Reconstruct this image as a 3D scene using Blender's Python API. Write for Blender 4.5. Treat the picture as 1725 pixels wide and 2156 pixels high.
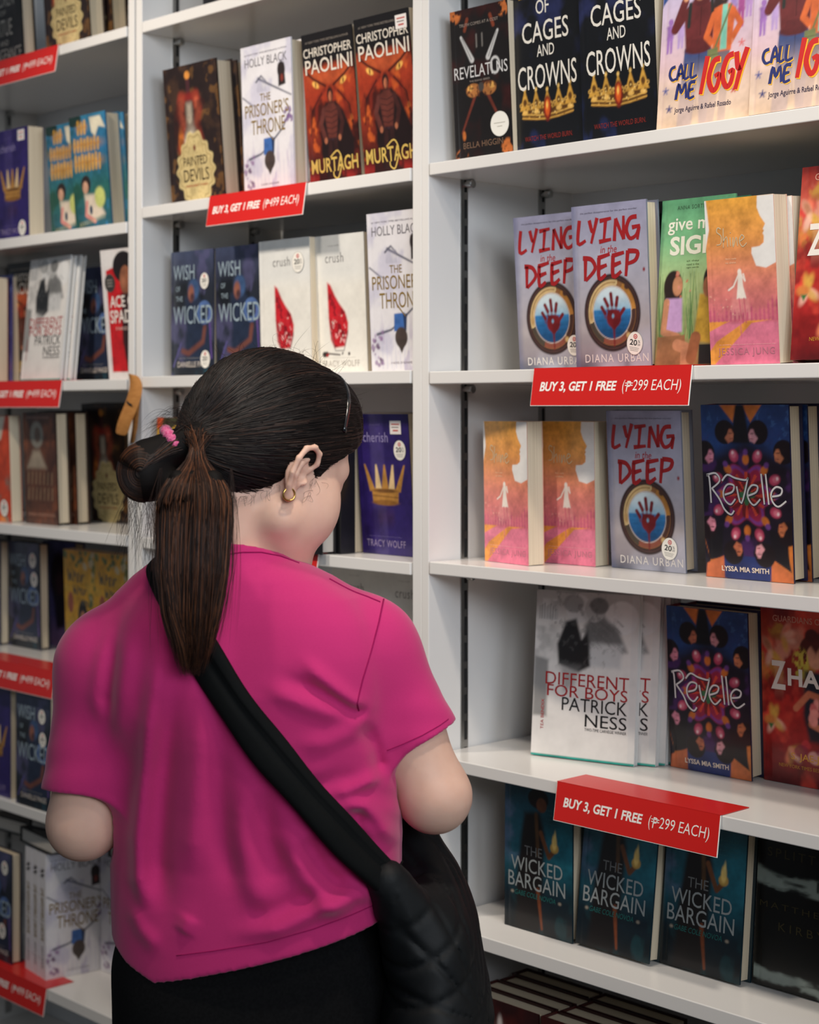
import bpy, bmesh, math, random
import numpy as np
from mathutils import Vector, Matrix, Euler

for o in list(bpy.data.objects):
    bpy.data.objects.remove(o)
scn = bpy.context.scene
COL = scn.collection
R = math.radians

# ------------------------------------------------------------------ camera, light, exposure
EYE = 1.47                      # eye height of the photographer
YAW = R(46.264)                 # the camera looks obliquely along the shelving
FPX, CX, HZ = 3600.0, 862.5, 862.0
Y0 = 1.7776                     # plane of the shelf fronts (x runs along the shelves, y into them)
FWD = np.array([-math.sin(YAW), math.cos(YAW)])
RGT = np.array([math.cos(YAW), math.sin(YAW)])

cam_d = bpy.data.cameras.new('camera')
cam = bpy.data.objects.new('camera', cam_d)
COL.objects.link(cam)
cam.location = (0, 0, EYE)
cam.rotation_euler = (R(90), 0, YAW)
cam_d.sensor_fit = 'HORIZONTAL'
cam_d.sensor_width = 24.0
cam_d.lens = 24.0 * FPX / 1725.0
cam_d.shift_y = (HZ - 1078.0) / 1725.0
cam_d.clip_start = 0.05
cam_d.dof.use_dof = True
cam_d.dof.focus_distance = 2.12
cam_d.dof.aperture_fstop = 4.5
scn.camera = cam

vs = scn.view_settings
vs.view_transform = 'Standard'
vs.look = 'None'
vs.gamma = 1.0
vs.use_curve_mapping = False
vs.exposure = 0.28

world = bpy.data.worlds.new('shop_ambient')
scn.world = world
world.use_nodes = True
wn = world.node_tree
wn.nodes['Background'].inputs[0].default_value = (0.80, 0.90, 1.0, 1)
wn.nodes['Background'].inputs[1].default_value = 0.10


def area(name, loc, target, size, power, color, shape='DISK', size_y=None, spread=180):
    l = bpy.data.lights.new(name, 'AREA')
    l.shape = shape
    l.size = size
    if size_y:
        l.size_y = size_y
    l.energy = power
    l.color = color
    l.spread = R(spread)
    o = bpy.data.objects.new(name, l)
    COL.objects.link(o)
    o.location = loc
    d = Vector(target) - Vector(loc)
    o.rotation_euler = d.to_track_quat('-Z', 'Y').to_euler()
    return o


WARM = (1.0, 0.88, 0.75)


def spot(name, loc, target, power, angle, blend, color, soft=0.09):
    l = bpy.data.lights.new(name, 'SPOT')
    l.energy = power; l.spot_size = R(angle); l.spot_blend = blend; l.color = color; l.shadow_soft_size = soft
    o = bpy.data.objects.new(name, l); COL.objects.link(o); o.location = loc
    o.rotation_euler = (Vector(target) - Vector(loc)).to_track_quat('-Z', 'Y').to_euler()
    return o


# track lights on the ceiling in front of the shelves
for x, w in ((-2.5, 82.0), (-1.65, 48.0)):
    spot('track_light', (x, 0.70, 2.85), (x + 0.02, 1.75, 1.65), w, 70, 1.0, WARM, 0.07)
spot('track_light', (-0.8, 1.10, 2.85), (-0.78, 1.62, 1.40), 54.0, 100, 1.0, WARM, 0.07)
spot('track_light', (0.12, 0.99, 2.85), (-1.38, 1.2, 1.30), 16.0, 50, 1.0, WARM, 0.10)  # extra spot aimed at the woman, added to lift her cheek and sides
# an added fill light behind the camera for the upper shelves, and daylight from the window off to the right
area('upper_shelf_fill', (1.9, -0.9, 2.75), (-2.2, 1.9, 2.0), 1.2, 6.5, (0.88, 0.93, 1.0), 'RECTANGLE', 1.2, spread=60)
area('window_daylight', (2.9, 0.5, 2.25), (-1.9, 1.7, 1.75), 1.4, 8.0, (0.78, 0.88, 1.0), 'RECTANGLE', 1.3, spread=70)


# ------------------------------------------------------------------ small helpers
def lin(c):
    c = np.asarray(c, float) / 255.0
    return np.where(c <= 0.04045, c / 12.92, ((c + 0.055) / 1.055) ** 2.4)


def ray(px):
    return FWD + (px - CX) / FPX * RGT


def at_plane(px, py, y):
    """World point seen at (px, py) on the vertical plane y = const."""
    d = ray(px)
    s = y / d[1]
    return np.array([d[0] * s, y, EYE - (py - HZ) / FPX * s])


def at_height(px, py, z):
    """World point seen at (px, py) on the horizontal plane z = const."""
    s = (EYE - z) * FPX / (py - HZ)
    d = ray(px)
    return np.array([d[0] * s, d[1] * s, z])


def tag(o, label=None, cat=None, group=None, kind=None):
    if label: o['label'] = label
    if cat: o['category'] = cat
    if group: o['group'] = group
    if kind: o['kind'] = kind
    return o


def link(name, data, parent=None, loc=None, rot=None):
    o = bpy.data.objects.new(name, data)
    COL.objects.link(o)
    if parent is not None: o.parent = parent
    if loc is not None: o.location = loc
    if rot is not None: o.rotation_euler = rot
    return o


def mesh_from(name, verts, faces, mats=(), smooth=False, fmat=None):
    me = bpy.data.meshes.new(name)
    me.from_pydata([tuple(map(float, v)) for v in verts], [], [tuple(map(int, f)) for f in faces])
    for m in mats: me.materials.append(m)
    if fmat is not None: me.polygons.foreach_set('material_index', np.asarray(fmat, dtype=np.int32))
    if smooth: me.polygons.foreach_set('use_smooth', np.ones(len(me.polygons), dtype=bool))
    me.update()
    return me


def grid_mesh(name, verts, quads, mats=(), smooth=True):
    """Fast mesh from numpy arrays (quads or triangles of one size)."""
    verts = np.asarray(verts, np.float32); quads = np.asarray(quads, np.int32)
    n, k = quads.shape
    me = bpy.data.meshes.new(name)
    me.vertices.add(len(verts)); me.vertices.foreach_set('co', verts.ravel())
    me.loops.add(n * k); me.loops.foreach_set('vertex_index', quads.ravel())
    me.polygons.add(n)
    me.polygons.foreach_set('loop_start', np.arange(0, n * k, k, dtype=np.int32))
    me.polygons.foreach_set('use_smooth', np.full(n, smooth))
    for m in mats: me.materials.append(m)
    me.update(calc_edges=True)
    return me


class MB:
    """Collects boxes, prisms and tubes into one mesh."""
    def __init__(s): s.v = []; s.f = []; s.m = []

    def add(s, vs_, fs, mi=0):
        b = len(s.v); s.v += [tuple(v) for v in vs_]
        s.f += [tuple(i + b for i in f) for f in fs]; s.m += [mi] * len(fs)
        return s

    def box(s, x0, x1, y0, y1, z0, z1, mi=0):
        return s.add([(x0, y0, z0), (x1, y0, z0), (x1, y1, z0), (x0, y1, z0), (x0, y0, z1), (x1, y0, z1), (x1, y1, z1), (x0, y1, z1)],
                     [(0, 3, 2, 1), (4, 5, 6, 7), (0, 1, 5, 4), (1, 2, 6, 5), (2, 3, 7, 6), (3, 0, 4, 7)], mi)

    def tube(s, pts, rad, n=8, mi=0, flat=1.0, closed=False):
        pts = [Vector(p) for p in pts]; m = len(pts)
        rads = rad if isinstance(rad, (list, tuple)) else [rad] * m
        rings = []; up = None
        for i, p in enumerate(pts):
            a = pts[(i - 1) % m] if closed or i else pts[i]
            b = pts[(i + 1) % m] if closed or i < m - 1 else pts[i]
            t = (b - a).normalized()
            if up is None:
                up = Vector((0, 0, 1)) if abs(t.z) < 0.9 else Vector((1, 0, 0))
            u = (up - t * up.dot(t)).normalized(); w = t.cross(u); up = u
            rings.append([p + (u * math.cos(k * 2 * math.pi / n) + w * math.sin(k * 2 * math.pi / n) * flat) * rads[i] for k in range(n)])
        vs_ = [v for r in rings for v in r]; fs = []
        for i in range(m if closed else m - 1):
            j = (i + 1) % m
            for k in range(n):
                fs.append((i * n + k, i * n + (k + 1) % n, j * n + (k + 1) % n, j * n + k))
        if not closed:
            fs.append(tuple(range(n))[::-1]); fs.append(tuple((m - 1) * n + k for k in range(n)))
        return s.add(vs_, fs, mi)

    def build(s, name, mats, parent=None, smooth=False, loc=None, rot=None):
        if not isinstance(mats, (list, tuple)): mats = [mats]
        return link(name, mesh_from(name, s.v, s.f, mats, smooth, s.m), parent, loc, rot)


def bevel(o, w=0.0015, seg=2):
    b = o.modifiers.new('edge', 'BEVEL'); b.width = w; b.segments = seg; b.limit_method = 'ANGLE'
    return o


# ------------------------------------------------------------------ materials
def material(name, color, rough=0.5, spec=0.5, metal=0.0, coat=0.0, noise=None, bump=None, sheen=0.0, attr=None, sss=0.0):
    m = bpy.data.materials.new(name); m.use_nodes = True
    nt = m.node_tree; b = nt.nodes['Principled BSDF']
    c = lin(color) if color is not None else (1, 1, 1)
    b.inputs['Base Color'].default_value = (*c, 1)
    b.inputs['Roughness'].default_value = rough
    b.inputs['Specular IOR Level'].default_value = spec
    b.inputs['Metallic'].default_value = metal
    b.inputs['Coat Weight'].default_value = coat
    b.inputs['Coat Roughness'].default_value = 0.12
    if sheen:
        b.inputs['Sheen Weight'].default_value = sheen
        b.inputs['Sheen Roughness'].default_value = 0.45
    if sss:
        b.inputs['Subsurface Weight'].default_value = sss
        b.inputs['Subsurface Radius'].default_value = (0.012, 0.005, 0.003)
        b.inputs['Subsurface Scale'].default_value = 1.0
    if attr:
        a = nt.nodes.new('ShaderNodeAttribute'); a.attribute_name = attr
        nt.links.new(a.outputs['Color'], b.inputs['Base Color'])
    if noise:                                   # (scale vector, strength, second colour)
        tc = nt.nodes.new('ShaderNodeTexCoord'); mp = nt.nodes.new('ShaderNodeMapping'); nz = nt.nodes.new('ShaderNodeTexNoise')
        mp.inputs['Scale'].default_value = noise[0]
        nz.inputs['Scale'].default_value = 1.0; nz.inputs['Detail'].default_value = 4.0
        cr = nt.nodes.new('ShaderNodeMix'); cr.data_type = 'RGBA'
        cr.inputs[6].default_value = (*c, 1); cr.inputs[7].default_value = (*lin(noise[2]), 1)
        mr = nt.nodes.new('ShaderNodeMapRange'); mr.inputs[1].default_value = 0.35; mr.inputs[2].default_value = 0.65
        mr.inputs[3].default_value = 0.0; mr.inputs[4].default_value = noise[1]
        nt.links.new(tc.outputs['Object'], mp.inputs['Vector']); nt.links.new(mp.outputs['Vector'], nz.inputs['Vector'])
        nt.links.new(nz.outputs['Fac'], mr.inputs[0]); nt.links.new(mr.outputs[0], cr.inputs[0])
        nt.links.new(cr.outputs[2], b.inputs['Base Color'])
    if bump:                                    # (scale vector, strength, distance)
        tc = nt.nodes.new('ShaderNodeTexCoord'); mp = nt.nodes.new('ShaderNodeMapping'); nz = nt.nodes.new('ShaderNodeTexNoise')
        mp.inputs['Scale'].default_value = bump[0]; nz.inputs['Scale'].default_value = 1.0; nz.inputs['Detail'].default_value = 3.0
        bp = nt.nodes.new('ShaderNodeBump'); bp.inputs['Strength'].default_value = bump[1]; bp.inputs['Distance'].default_value = bump[2]
        nt.links.new(tc.outputs['Object'], mp.inputs['Vector']); nt.links.new(mp.outputs['Vector'], nz.inputs['Vector'])
        nt.links.new(nz.outputs['Fac'], bp.inputs['Height']); nt.links.new(bp.outputs['Normal'], b.inputs['Normal'])
    return m


M_WHITE = material('white_laminate', (225, 223, 220), 0.22, 0.5, noise=((3, 3, 3), 0.25, (219, 217, 213)))
M_BACK = material('white_back_board', (219, 221, 223), 0.30, 0.5, noise=((3, 3, 3), 0.25, (214, 216, 219)))
M_STEEL = material('brushed_steel', (190, 190, 188), 0.28, 0.5, 1.0, noise=((40, 40, 4), 0.5, (150, 150, 148)))
M_SLOT = material('slot_shadow_black', (18, 19, 20), 0.6, noise=((30, 30, 30), 0.3, (26, 26, 28)))
M_PRINT = material('printed_cover_gloss', (255, 255, 255), 0.34, 0.45, coat=0.25, attr='Col')
M_PAGES = material('paper_page_edges', (226, 212, 186), 0.85, 0.2, noise=((2, 900, 2), 0.75, (192, 174, 146)))
M_PAGES_WHITE = material('paper_page_edges_pale', (205, 200, 192), 0.85, 0.2, noise=((2, 900, 2), 0.7, (170, 163, 154)))
M_RED = material('red_card', (206, 34, 30), 0.32, 0.45, coat=0.15, noise=((6, 6, 6), 0.3, (196, 30, 28)))
M_CARDWHITE = material('white_card', (244, 240, 234), 0.5, noise=((9, 9, 9), 0.2, (238, 234, 228)))
M_KRAFT = material('kraft_paper', (176, 122, 66), 0.7, 0.2, noise=((60, 60, 200), 0.6, (150, 98, 48)))
M_FLOOR = material('dark_floor_tile', (96, 88, 80), 0.35, noise=((2.2, 2.2, 2.2), 0.6, (78, 72, 66)))
M_WALL = material('wall_paint', (214, 213, 210), 0.7, noise=((2, 2, 2), 0.4, (206, 205, 203)))

# ------------------------------------------------------------------ the room and the bookcases
fl = MB(); fl.box(-6.5, 4.5, -4.0, Y0 + 0.46, -0.05, 0.0); tag(fl.build('floor', M_FLOOR), kind='structure')
wl = MB(); wl.box(-6.5, 4.5, Y0 + 0.36, Y0 + 0.46, 0.0, 3.0); tag(wl.build('wall_back', M_WALL), kind='structure')

DEPTH = 0.325                  # inside depth of the cases
BAYS = {                       # inside left, inside right, panel thickness, shelf tops
    'L': (-3.440, -2.5972, 0.0195, [(2.166, .019), (1.811, .0205), (1.525, .0195), (1.2415, .0205), (0.967, .020), (0.690, .021), (0.352, .022), (0.09, .03)]),
    'M': (-2.5539, -1.8512, 0.0195, [(2.166, .020), (1.833, .020), (1.529, .020), (1.2400, .019), (0.985, .019), (0.705, .021), (0.400, .021), (0.09, .03)]),
    'R': (-1.8165, -1.0200, 0.0150, [(2.130, .019), (1.8353, .018), (1.5262, .0185), (1.2440, .0185), (0.9576, .0180), (0.7120, .0205), (0.385, .021), (0.09, .03)]),
}
SH = {k + str(i + 1 if k != 'R' else i): z for k, b in BAYS.items() for i, (z, t) in enumerate(b[3])}
bay_label = {'L': 'white bookcase at the far left end, cut by the photo edge',
             'M': 'white middle bookcase behind the woman in pink',
             'R': 'white bookcase nearest the camera, right of the woman in pink'}
for key, (x0, x1, th, shelves) in BAYS.items():
    root = link('bookcase', None, None, ((x0 + x1) / 2, Y0, 0))
    tag(root, bay_label[key], 'bookcase', 'white bookcases along the shop wall')
    ox = (x0 + x1) / 2; hw = (x1 - x0) / 2
    for s in (-1, 1):
        m = MB()
        a, b = (-hw - th, -hw) if s < 0 else (hw, hw + th)
        m.box(a, b, 0, DEPTH + 0.012, 0, 2.62)
        bevel(m.build('side_panel', M_WHITE, root), 0.0012)
        # slotted steel strips let into the inner face, with dark slots
        fx = -hw if s < 0 else hw
        for dy in (0.074, 0.250):
            st = MB()
            e = 0.0022 * (-s)
            st.box(min(fx, fx + e), max(fx, fx + e), dy - 0.0075, dy + 0.0075, 0.1, 2.6, 0)
            for k in range(62):
                z = 0.14 + k * 0.0395
                st.box(min(fx + e, fx + e * 1.15), max(fx + e, fx + e * 1.15), dy - 0.0005, dy + 0.0052, z, z + 0.0285, 1)
            st.build('slotted_strip', [M_STEEL, M_SLOT], root)
    m = MB(); m.box(-hw, hw, DEPTH, DEPTH + 0.012, 0, 2.62); m.build('back_panel', M_BACK, root)
    for (z, t) in shelves:
        m = MB(); m.box(-hw + 0.0032, hw - 0.0032, -0.002, DEPTH - 0.001, z - t, z)
        sh = bevel(m.build('shelf', M_WHITE, root), 0.0013)
        if z > 0.2:
            for s in (-1, 1):
                for dy in (0.074, 0.250):
                    p = MB()
                    xa = s * (hw - 0.0022); xb = s * (hw - 0.021)
                    zc = z - t - 0.0068
                    p.tube([(xa, dy, zc), (s * (hw - 0.009), dy, zc)], 0.0042, 12)
                    p.tube([(s * (hw - 0.009), dy, zc), (s * (hw - 0.0105), dy, zc), (xb + s * 0.001, dy, zc), (xb, dy, zc)], [0.0052, 0.0066, 0.0066, 0.0052], 14)
                    p.build('shelf_peg', M_STEEL, sh, smooth=False)

# ------------------------------------------------------------------ printing on covers
_glyph_cache = {}


def glyphs(txt, bold=0.0, shear=0.0, space=1.0):
    """Vertices and faces of a line of lettering, scaled to the unit box."""
    key = (txt, bold, shear, space)
    if key in _glyph_cache: return _glyph_cache[key]
    cu = bpy.data.curves.new('lettering', 'FONT')
    cu.body = txt; cu.offset = bold; cu.shear = shear; cu.space_character = space; cu.resolution_u = 3; cu.fill_mode = 'FRONT'
    o = bpy.data.objects.new('lettering', cu); COL.objects.link(o)
    dg = bpy.context.evaluated_depsgraph_get()
    me = o.evaluated_get(dg).to_mesh()
    v = np.array([(p.co.x, p.co.y) for p in me.vertices], float).reshape(-1, 2)
    f = [tuple(p.vertices) for p in me.polygons]
    o.evaluated_get(dg).to_mesh_clear()
    bpy.data.objects.remove(o); bpy.data.curves.remove(cu)
    if len(v):
        lo = v.min(0); sz = np.maximum(v.max(0) - lo, 1e-6); v = (v - lo) / sz; asp = sz[0] / sz[1]
    else:
        v = np.zeros((0, 2)); asp = 1
    _glyph_cache[key] = (v, f, asp)
    return _glyph_cache[key]


def vnoise(x, y, seed):
    g = np.random.RandomState(seed).rand(64, 64)
    xi = np.floor(x).astype(int); yi = np.floor(y).astype(int)
    fx = x - xi; fy = y - yi
    fx = fx * fx * (3 - 2 * fx); fy = fy * fy * (3 - 2 * fy)
    a = g[yi % 64, xi % 64]; b = g[yi % 64, (xi + 1) % 64]; c = g[(yi + 1) % 64, xi % 64]; d = g[(yi + 1) % 64, (xi + 1) % 64]
    return (a * (1 - fx) + b * fx) * (1 - fy) + (c * (1 - fx) + d * fx) * fy


def sstep(a, b, t):
    t = np.clip((t - a) / (b - a + 1e-9), 0, 1)
    return t * t * (3 - 2 * t)


class Art:
    """Front cover artwork: x 0..1 across, y 0..1 up; painted on a fine colour grid, lettering laid on as flat print."""
    def __init__(s, W, H, base, nx=84):
        s.W, s.H = W, H; s.A = H / W; s.nx = nx; s.ny = int(nx * s.A)
        s.x, s.y = np.meshgrid(np.linspace(0, 1, s.nx + 1), np.linspace(0, 1, s.ny + 1))
        s.c = np.zeros(s.x.shape + (3,)) + lin(base)
        s.tv = []; s.tf = []; s.tc = []; s.px = 0.9 / nx

    def mix(s, m, c):
        c = lin(c) if not isinstance(c, np.ndarray) else c
        m = np.clip(m, 0, 1)[..., None]; s.c = s.c * (1 - m) + c * m; return s

    def fbm(s, fx, fy, seed, oct_=4):
        v = 0; a = 0.5
        for k in range(oct_):
            v = v + a * vnoise(s.x * fx * 2 ** k + 7.3 * k, s.y * fy * 2 ** k + 3.1 * k, seed + k); a *= 0.5
        return v

    def grad(s, stops, axis='y'):
        t = s.y if axis == 'y' else s.x
        xs = [a for a, _ in stops]; cs = np.array([lin(c) for _, c in stops])
        s.c = np.stack([np.interp(t, xs, cs[:, k]) for k in range(3)], -1); return s

    def cloud(s, c, fx, fy, seed, lo=.45, hi=.65, k=1.0, mask=1.0):
        return s.mix(sstep(lo, hi, s.fbm(fx, fy, seed)) * k * mask, c)

    def ell(s, cx, cy, rx, ry, c, soft=None, rot=0.0, k=1.0):
        dx = s.x - cx; dy = (s.y - cy) * s.A
        cr, sr = math.cos(rot), math.sin(rot)
        u = (dx * cr + dy * sr) / rx; v = (-dx * sr + dy * cr) / (ry * s.A)
        d = (np.sqrt(u * u + v * v) - 1) * min(rx, ry * s.A)
        w = soft or s.px
        return s.mix(sstep(w, -w, d) * k, c)

    def ring(s, cx, cy, r0, r1, c, k=1.0, a0=None, a1=None, st=1.0):
        dx = s.x - cx; dy = (s.y - cy) * s.A / st; d = np.sqrt(dx * dx + dy * dy); w = s.px
        m = sstep(r0 - w, r0 + w, d) * sstep(r1 + w, r1 - w, d)
        if a0 is not None:
            an = np.degrees(np.arctan2(dy, dx)) % 360
            m = m * ((an - a0) % 360 < (a1 - a0) % 360)
        return s.mix(m * k, c)

    def _seg(s, p, q):
        px, py = p[0], p[1] * s.A; qx, qy = q[0], q[1] * s.A
        X = s.x; Y = s.y * s.A; dx, dy = qx - px, qy - py
        t = np.clip(((X - px) * dx + (Y - py) * dy) / (dx * dx + dy * dy + 1e-12), 0, 1)
        return np.hypot(X - px - t * dx, Y - py - t * dy), t

    def line(s, pts, w, c, soft=None, k=1.0, w1=None):
        m = np.zeros_like(s.x); so = soft or s.px; n = len(pts) - 1
        for i in range(n):
            d, t = s._seg(pts[i], pts[i + 1])
            ww = w if w1 is None else w + (w1 - w) * (i + t) / n
            m = np.maximum(m, sstep(so, -so, d - ww / 2))
        return s.mix(m * k, c)

    def poly(s, pts, c, soft=None, k=1.0):
        so = soft or s.px; d = np.full(s.x.shape, 9.0); ins = np.zeros(s.x.shape, bool); n = len(pts)
        for i in range(n):
            p, q = pts[i], pts[(i + 1) % n]
            d = np.minimum(d, s._seg(p, q)[0])
            if p[1] != q[1]:
                cr = ((p[1] > s.y) != (q[1] > s.y)) & (s.x < (q[0] - p[0]) * (s.y - p[1]) / (q[1] - p[1]) + p[0])
                ins ^= cr
        d = np.where(ins, -d, d)
        return s.mix(sstep(so, -so, d) * k, c)

    def dots(s, n, seed, r, cs, box=(0, 0, 1, 1), k=1.0):
        rn = random.Random(seed)
        for i in range(n):
            rr = r * rn.uniform(.5, 1.3)
            s.ell(rn.uniform(box[0], box[2]), rn.uniform(box[1], box[3]), rr, rr / s.A * rn.uniform(.6, 1.4), rn.choice(cs), rot=rn.uniform(0, 3), k=k)
        return s

    def text(s, txt, x0, y0, x1, y1, c, bold=0.0, shear=0.0, space=1.0, lay=1, tilt=0.0):
        v, f, asp = glyphs(txt, bold, shear, space)
        if not len(v): return s
        b = len(s.tv); cl = tuple(lin(c)) + (1.0,)
        for a, q in v:
            s.tv.append((x0 + a * (x1 - x0), y0 + q * (y1 - y0) + tilt * a, lay)); s.tc.append(cl)
        s.tf += [tuple(i + b for i in ff) for ff in f]
        return s

    def brush(s, strokes, x0, y0, x1, y1, w, c, lay=1, taper=0.5):
        """Hand-drawn strokes (lists of points in a unit box) laid on as flat ribbons of ink; w is a share of the cover width."""
        cl = tuple(lin(c)) + (1.0,); bx, by = (x1 - x0), (y1 - y0)
        for st in strokes:
            P = np.array([(x0 + a * bx, (y0 + q * by) * s.A) for a, q in st], float)
            if len(P) > 2:                      # round the corners
                Q = [P[0]]
                for i in range(len(P) - 1):
                    p0 = P[max(i - 1, 0)]; p1 = P[i]; p2 = P[i + 1]; p3 = P[min(i + 2, len(P) - 1)]
                    for t in (.25, .5, .75, 1.0):
                        Q.append(0.5 * ((2 * p1) + (-p0 + p2) * t + (2 * p0 - 5 * p1 + 4 * p2 - p3) * t * t + (-p0 + 3 * p1 - 3 * p2 + p3) * t ** 3))
                P = np.array(Q)
            T = np.gradient(P, axis=0); T /= np.linalg.norm(T, axis=1)[:, None] + 1e-9
            N = np.stack([-T[:, 1], T[:, 0]], 1); n = len(P); b = len(s.tv)
            for i in range(n):
                e = i / (n - 1); ww = w * (1 - taper * e * e) * .5
                for sg in (-1, 1):
                    q = P[i] + N[i] * ww * sg
                    s.tv.append((q[0], q[1] / s.A, lay)); s.tc.append(cl)
            s.tf += [(b + 2 * i, b + 2 * i + 1, b + 2 * i + 3, b + 2 * i + 2) for i in range(n - 1)]
        return s



def cover_mesh(name, art, T, kind, case, spine=None):
    """Boards or paper wrap with the printed front; one mesh with point colours."""
    W, H = art.W, art.H
    V = []; F = []; C = []

    def add(vs_, fs, col):
        b = len(V); V.extend(vs_); F.extend([tuple(i + b for i in f) for f in fs])
        C.extend(col if isinstance(col, list) else [tuple(lin(col)) + (1.0,)] * len(vs_))
    bt = 0.0026 if kind == 'hard' else 0.0007
    sp = spine or case

    def box(x0, x1, y0, y1, z0, z1, col):
        add([(x0, y0, z0), (x1, y0, z0), (x1, y1, z0), (x0, y1, z0), (x0, y0, z1), (x1, y0, z1), (x1, y1, z1), (x0, y1, z1)],
            [(0, 3, 2, 1), (4, 5, 6, 7), (0, 1, 5, 4), (1, 2, 6, 5), (2, 3, 7, 6), (3, 0, 4, 7)], col)
    box(0, W, 0, bt, 0, H, case)
    box(0, W, T - bt, T, 0, H, case)
    box(0, bt, bt, T - bt, 0, H, sp)
    # printed front, with the mottled tone of painted artwork
    nx, ny = art.nx, art.ny
    sat = np.ptp(art.c, axis=-1) / (art.c.max(-1) + 1e-6)
    mot = (art.fbm(7, 7 * art.A, 901) - .47) * .9 + (art.fbm(26, 26 * art.A, 905, 2) - .37) * .5
    art.c = art.c * (1 + mot * (.10 + .75 * np.clip(sat, 0, 1)))[..., None]
    gv = np.stack([art.x * W, np.full_like(art.x, -0.0004), art.y * H], -1).reshape(-1, 3)
    # covers are never dead flat: the front bows very slightly at its hinge
    gv[:, 1] += 0.0003 * np.exp(-((gv[:, 0] / W - 0.06) / 0.02) ** 2)
    i = np.arange(nx)[None, :] + np.arange(ny)[:, None] * (nx + 1)
    q = np.stack([i, i + 1, i + nx + 2, i + nx + 1], -1).reshape(-1, 4)
    add([tuple(p) for p in gv], [tuple(r) for r in q.tolist()], [(*p, 1.0) for p in art.c.reshape(-1, 3).tolist()])
    if art.tv:
        add([(x * W, -0.0006 - 0.00012 * l, z * H) for x, z, l in art.tv], art.tf, list(art.tc))
    for (txt, z0, z1, u0, u1, col) in getattr(art, 'spine', ()):
        v, f, _ = glyphs(txt, .01)
        add([(-0.0004, T * (u0 + q * (u1 - u0)), H * (z1 - p * (z1 - z0))) for p, q in v], f, col)
    me = mesh_from(name, V, F, [M_PRINT])
    at = me.color_attributes.new('Col', 'FLOAT_COLOR', 'POINT')
    at.data.foreach_set('color', np.array(C, np.float32).ravel())
    return me


def pages_mesh(W, H, T, kind, pale):
    m = MB()
    if kind == 'hard':
        m.box(0.003, W - 0.0042, 0.0028, T - 0.0028, 0.0035, H - 0.0035)
    else:
        m.box(0.0009, W - 0.0006, 0.0009, T - 0.0009, 0.0003, H - 0.0004)
    return mesh_from('page_block', m.v, m.f, [M_PAGES_WHITE if pale else M_PAGES])


def sticker_mesh(kind):
    """Small stickers: 'sale' round with 20 and a red badge, 'price' rectangle, 'blank' oval, 'seal' dark round."""
    r = 0.0125
    a = Art(2 * r, 2 * r, (0, 0, 0), nx=4)
    V = []; F = []; C = []
    n = 28

    def disc(cx, cz, rx, rz, col, y):
        b = len(V)
        V.extend([(cx + rx * math.cos(k * 2 * math.pi / n), y, cz + rz * math.sin(k * 2 * math.pi / n)) for k in range(n)])
        F.append(tuple(b + k for k in range(n))); C.extend([(*lin(col), 1)] * n)

    def rect(x0, x1, z0, z1, col, y):
        b = len(V); V.extend([(x0, y, z0), (x1, y, z0), (x1, y, z1), (x0, y, z1)]); F.append((b, b + 1, b + 2, b + 3)); C.extend([(*lin(col), 1)] * 4)

    def txt(t, x0, x1, z0, z1, col, y, bold=0.0):
        v, f, _ = glyphs(t, bold); b = len(V)
        V.extend([(x0 + p * (x1 - x0), y, z0 + q * (z1 - z0)) for p, q in v]); F.extend([tuple(i + b for i in ff) for ff in f]); C.extend([(*lin(col), 1)] * len(v))
    if kind == 'sale':
        disc(0, 0, r, r * 1.16, (150, 148, 142), 0); disc(0, 0, r * .965, r * 1.12, (240, 236, 226), -0.0001)
        disc(0, r * .68, r * .24, r * .24, (190, 40, 44), -0.0002); disc(0, r * .68, r * .15, r * .15, (240, 226, 216), -0.0003); disc(0, r * .68, r * .08, r * .08, (190, 40, 44), -0.0004)
        txt('20', -r * .62, r * .3, -r * .22, r * .36, (34, 38, 36), -0.0002, 0.02); txt('%', r * .38, r * .66, r * .1, r * .36, (34, 38, 36), -0.0002); txt('OFF', r * .36, r * .7, -r * .2, r * .02, (34, 38, 36), -0.0002)
        for k in range(3): rect(-r * .6 + k * .06 * r, r * .6 - k * .06 * r, -r * (.45 + .15 * k), -r * (.41 + .15 * k), (120, 118, 112), -0.0002)
    elif kind == 'price':
        rect(-.0125, .0125, -.0105, .0105, (236, 230, 226), 0)
        rect(-.009, .009, .004, .006, (196, 90, 84), -.0001); rect(-.009, .007, -.0005, .001, (120, 110, 108), -.0001); rect(-.006, .006, -.006, -.0035, (196, 90, 84), -.0001)
    elif kind == 'blank':
        disc(0, 0, .0215, .0215, (206, 204, 196), 0); disc(0, 0, .0205, .0205, (236, 234, 226), -.0001)
        for k, w in enumerate((.013, .006)): rect(-w, w, .001 - .006 * k, .0022 - .006 * k, (176, 172, 160), -.0002)
    else:
        disc(0, 0, .017, .017, (92, 86, 82), 0); disc(0, 0, .0155, .0155, (58, 54, 52), -.0001)
        for k in (-1, 0, 1): rect(-.009, .009, k * .0055 - .001, k * .0055 + .001, (150, 144, 136), -.0002)
    me = mesh_from('sticker', V, F, [M_PRINT])
    at = me.color_attributes.new('Col', 'FLOAT_COLOR', 'POINT')
    at.data.foreach_set('color', np.array(C, np.float32).ravel())
    return me


STICK = {k: sticker_mesh(k) for k in ('sale', 'price', 'blank', 'seal')}

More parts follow.
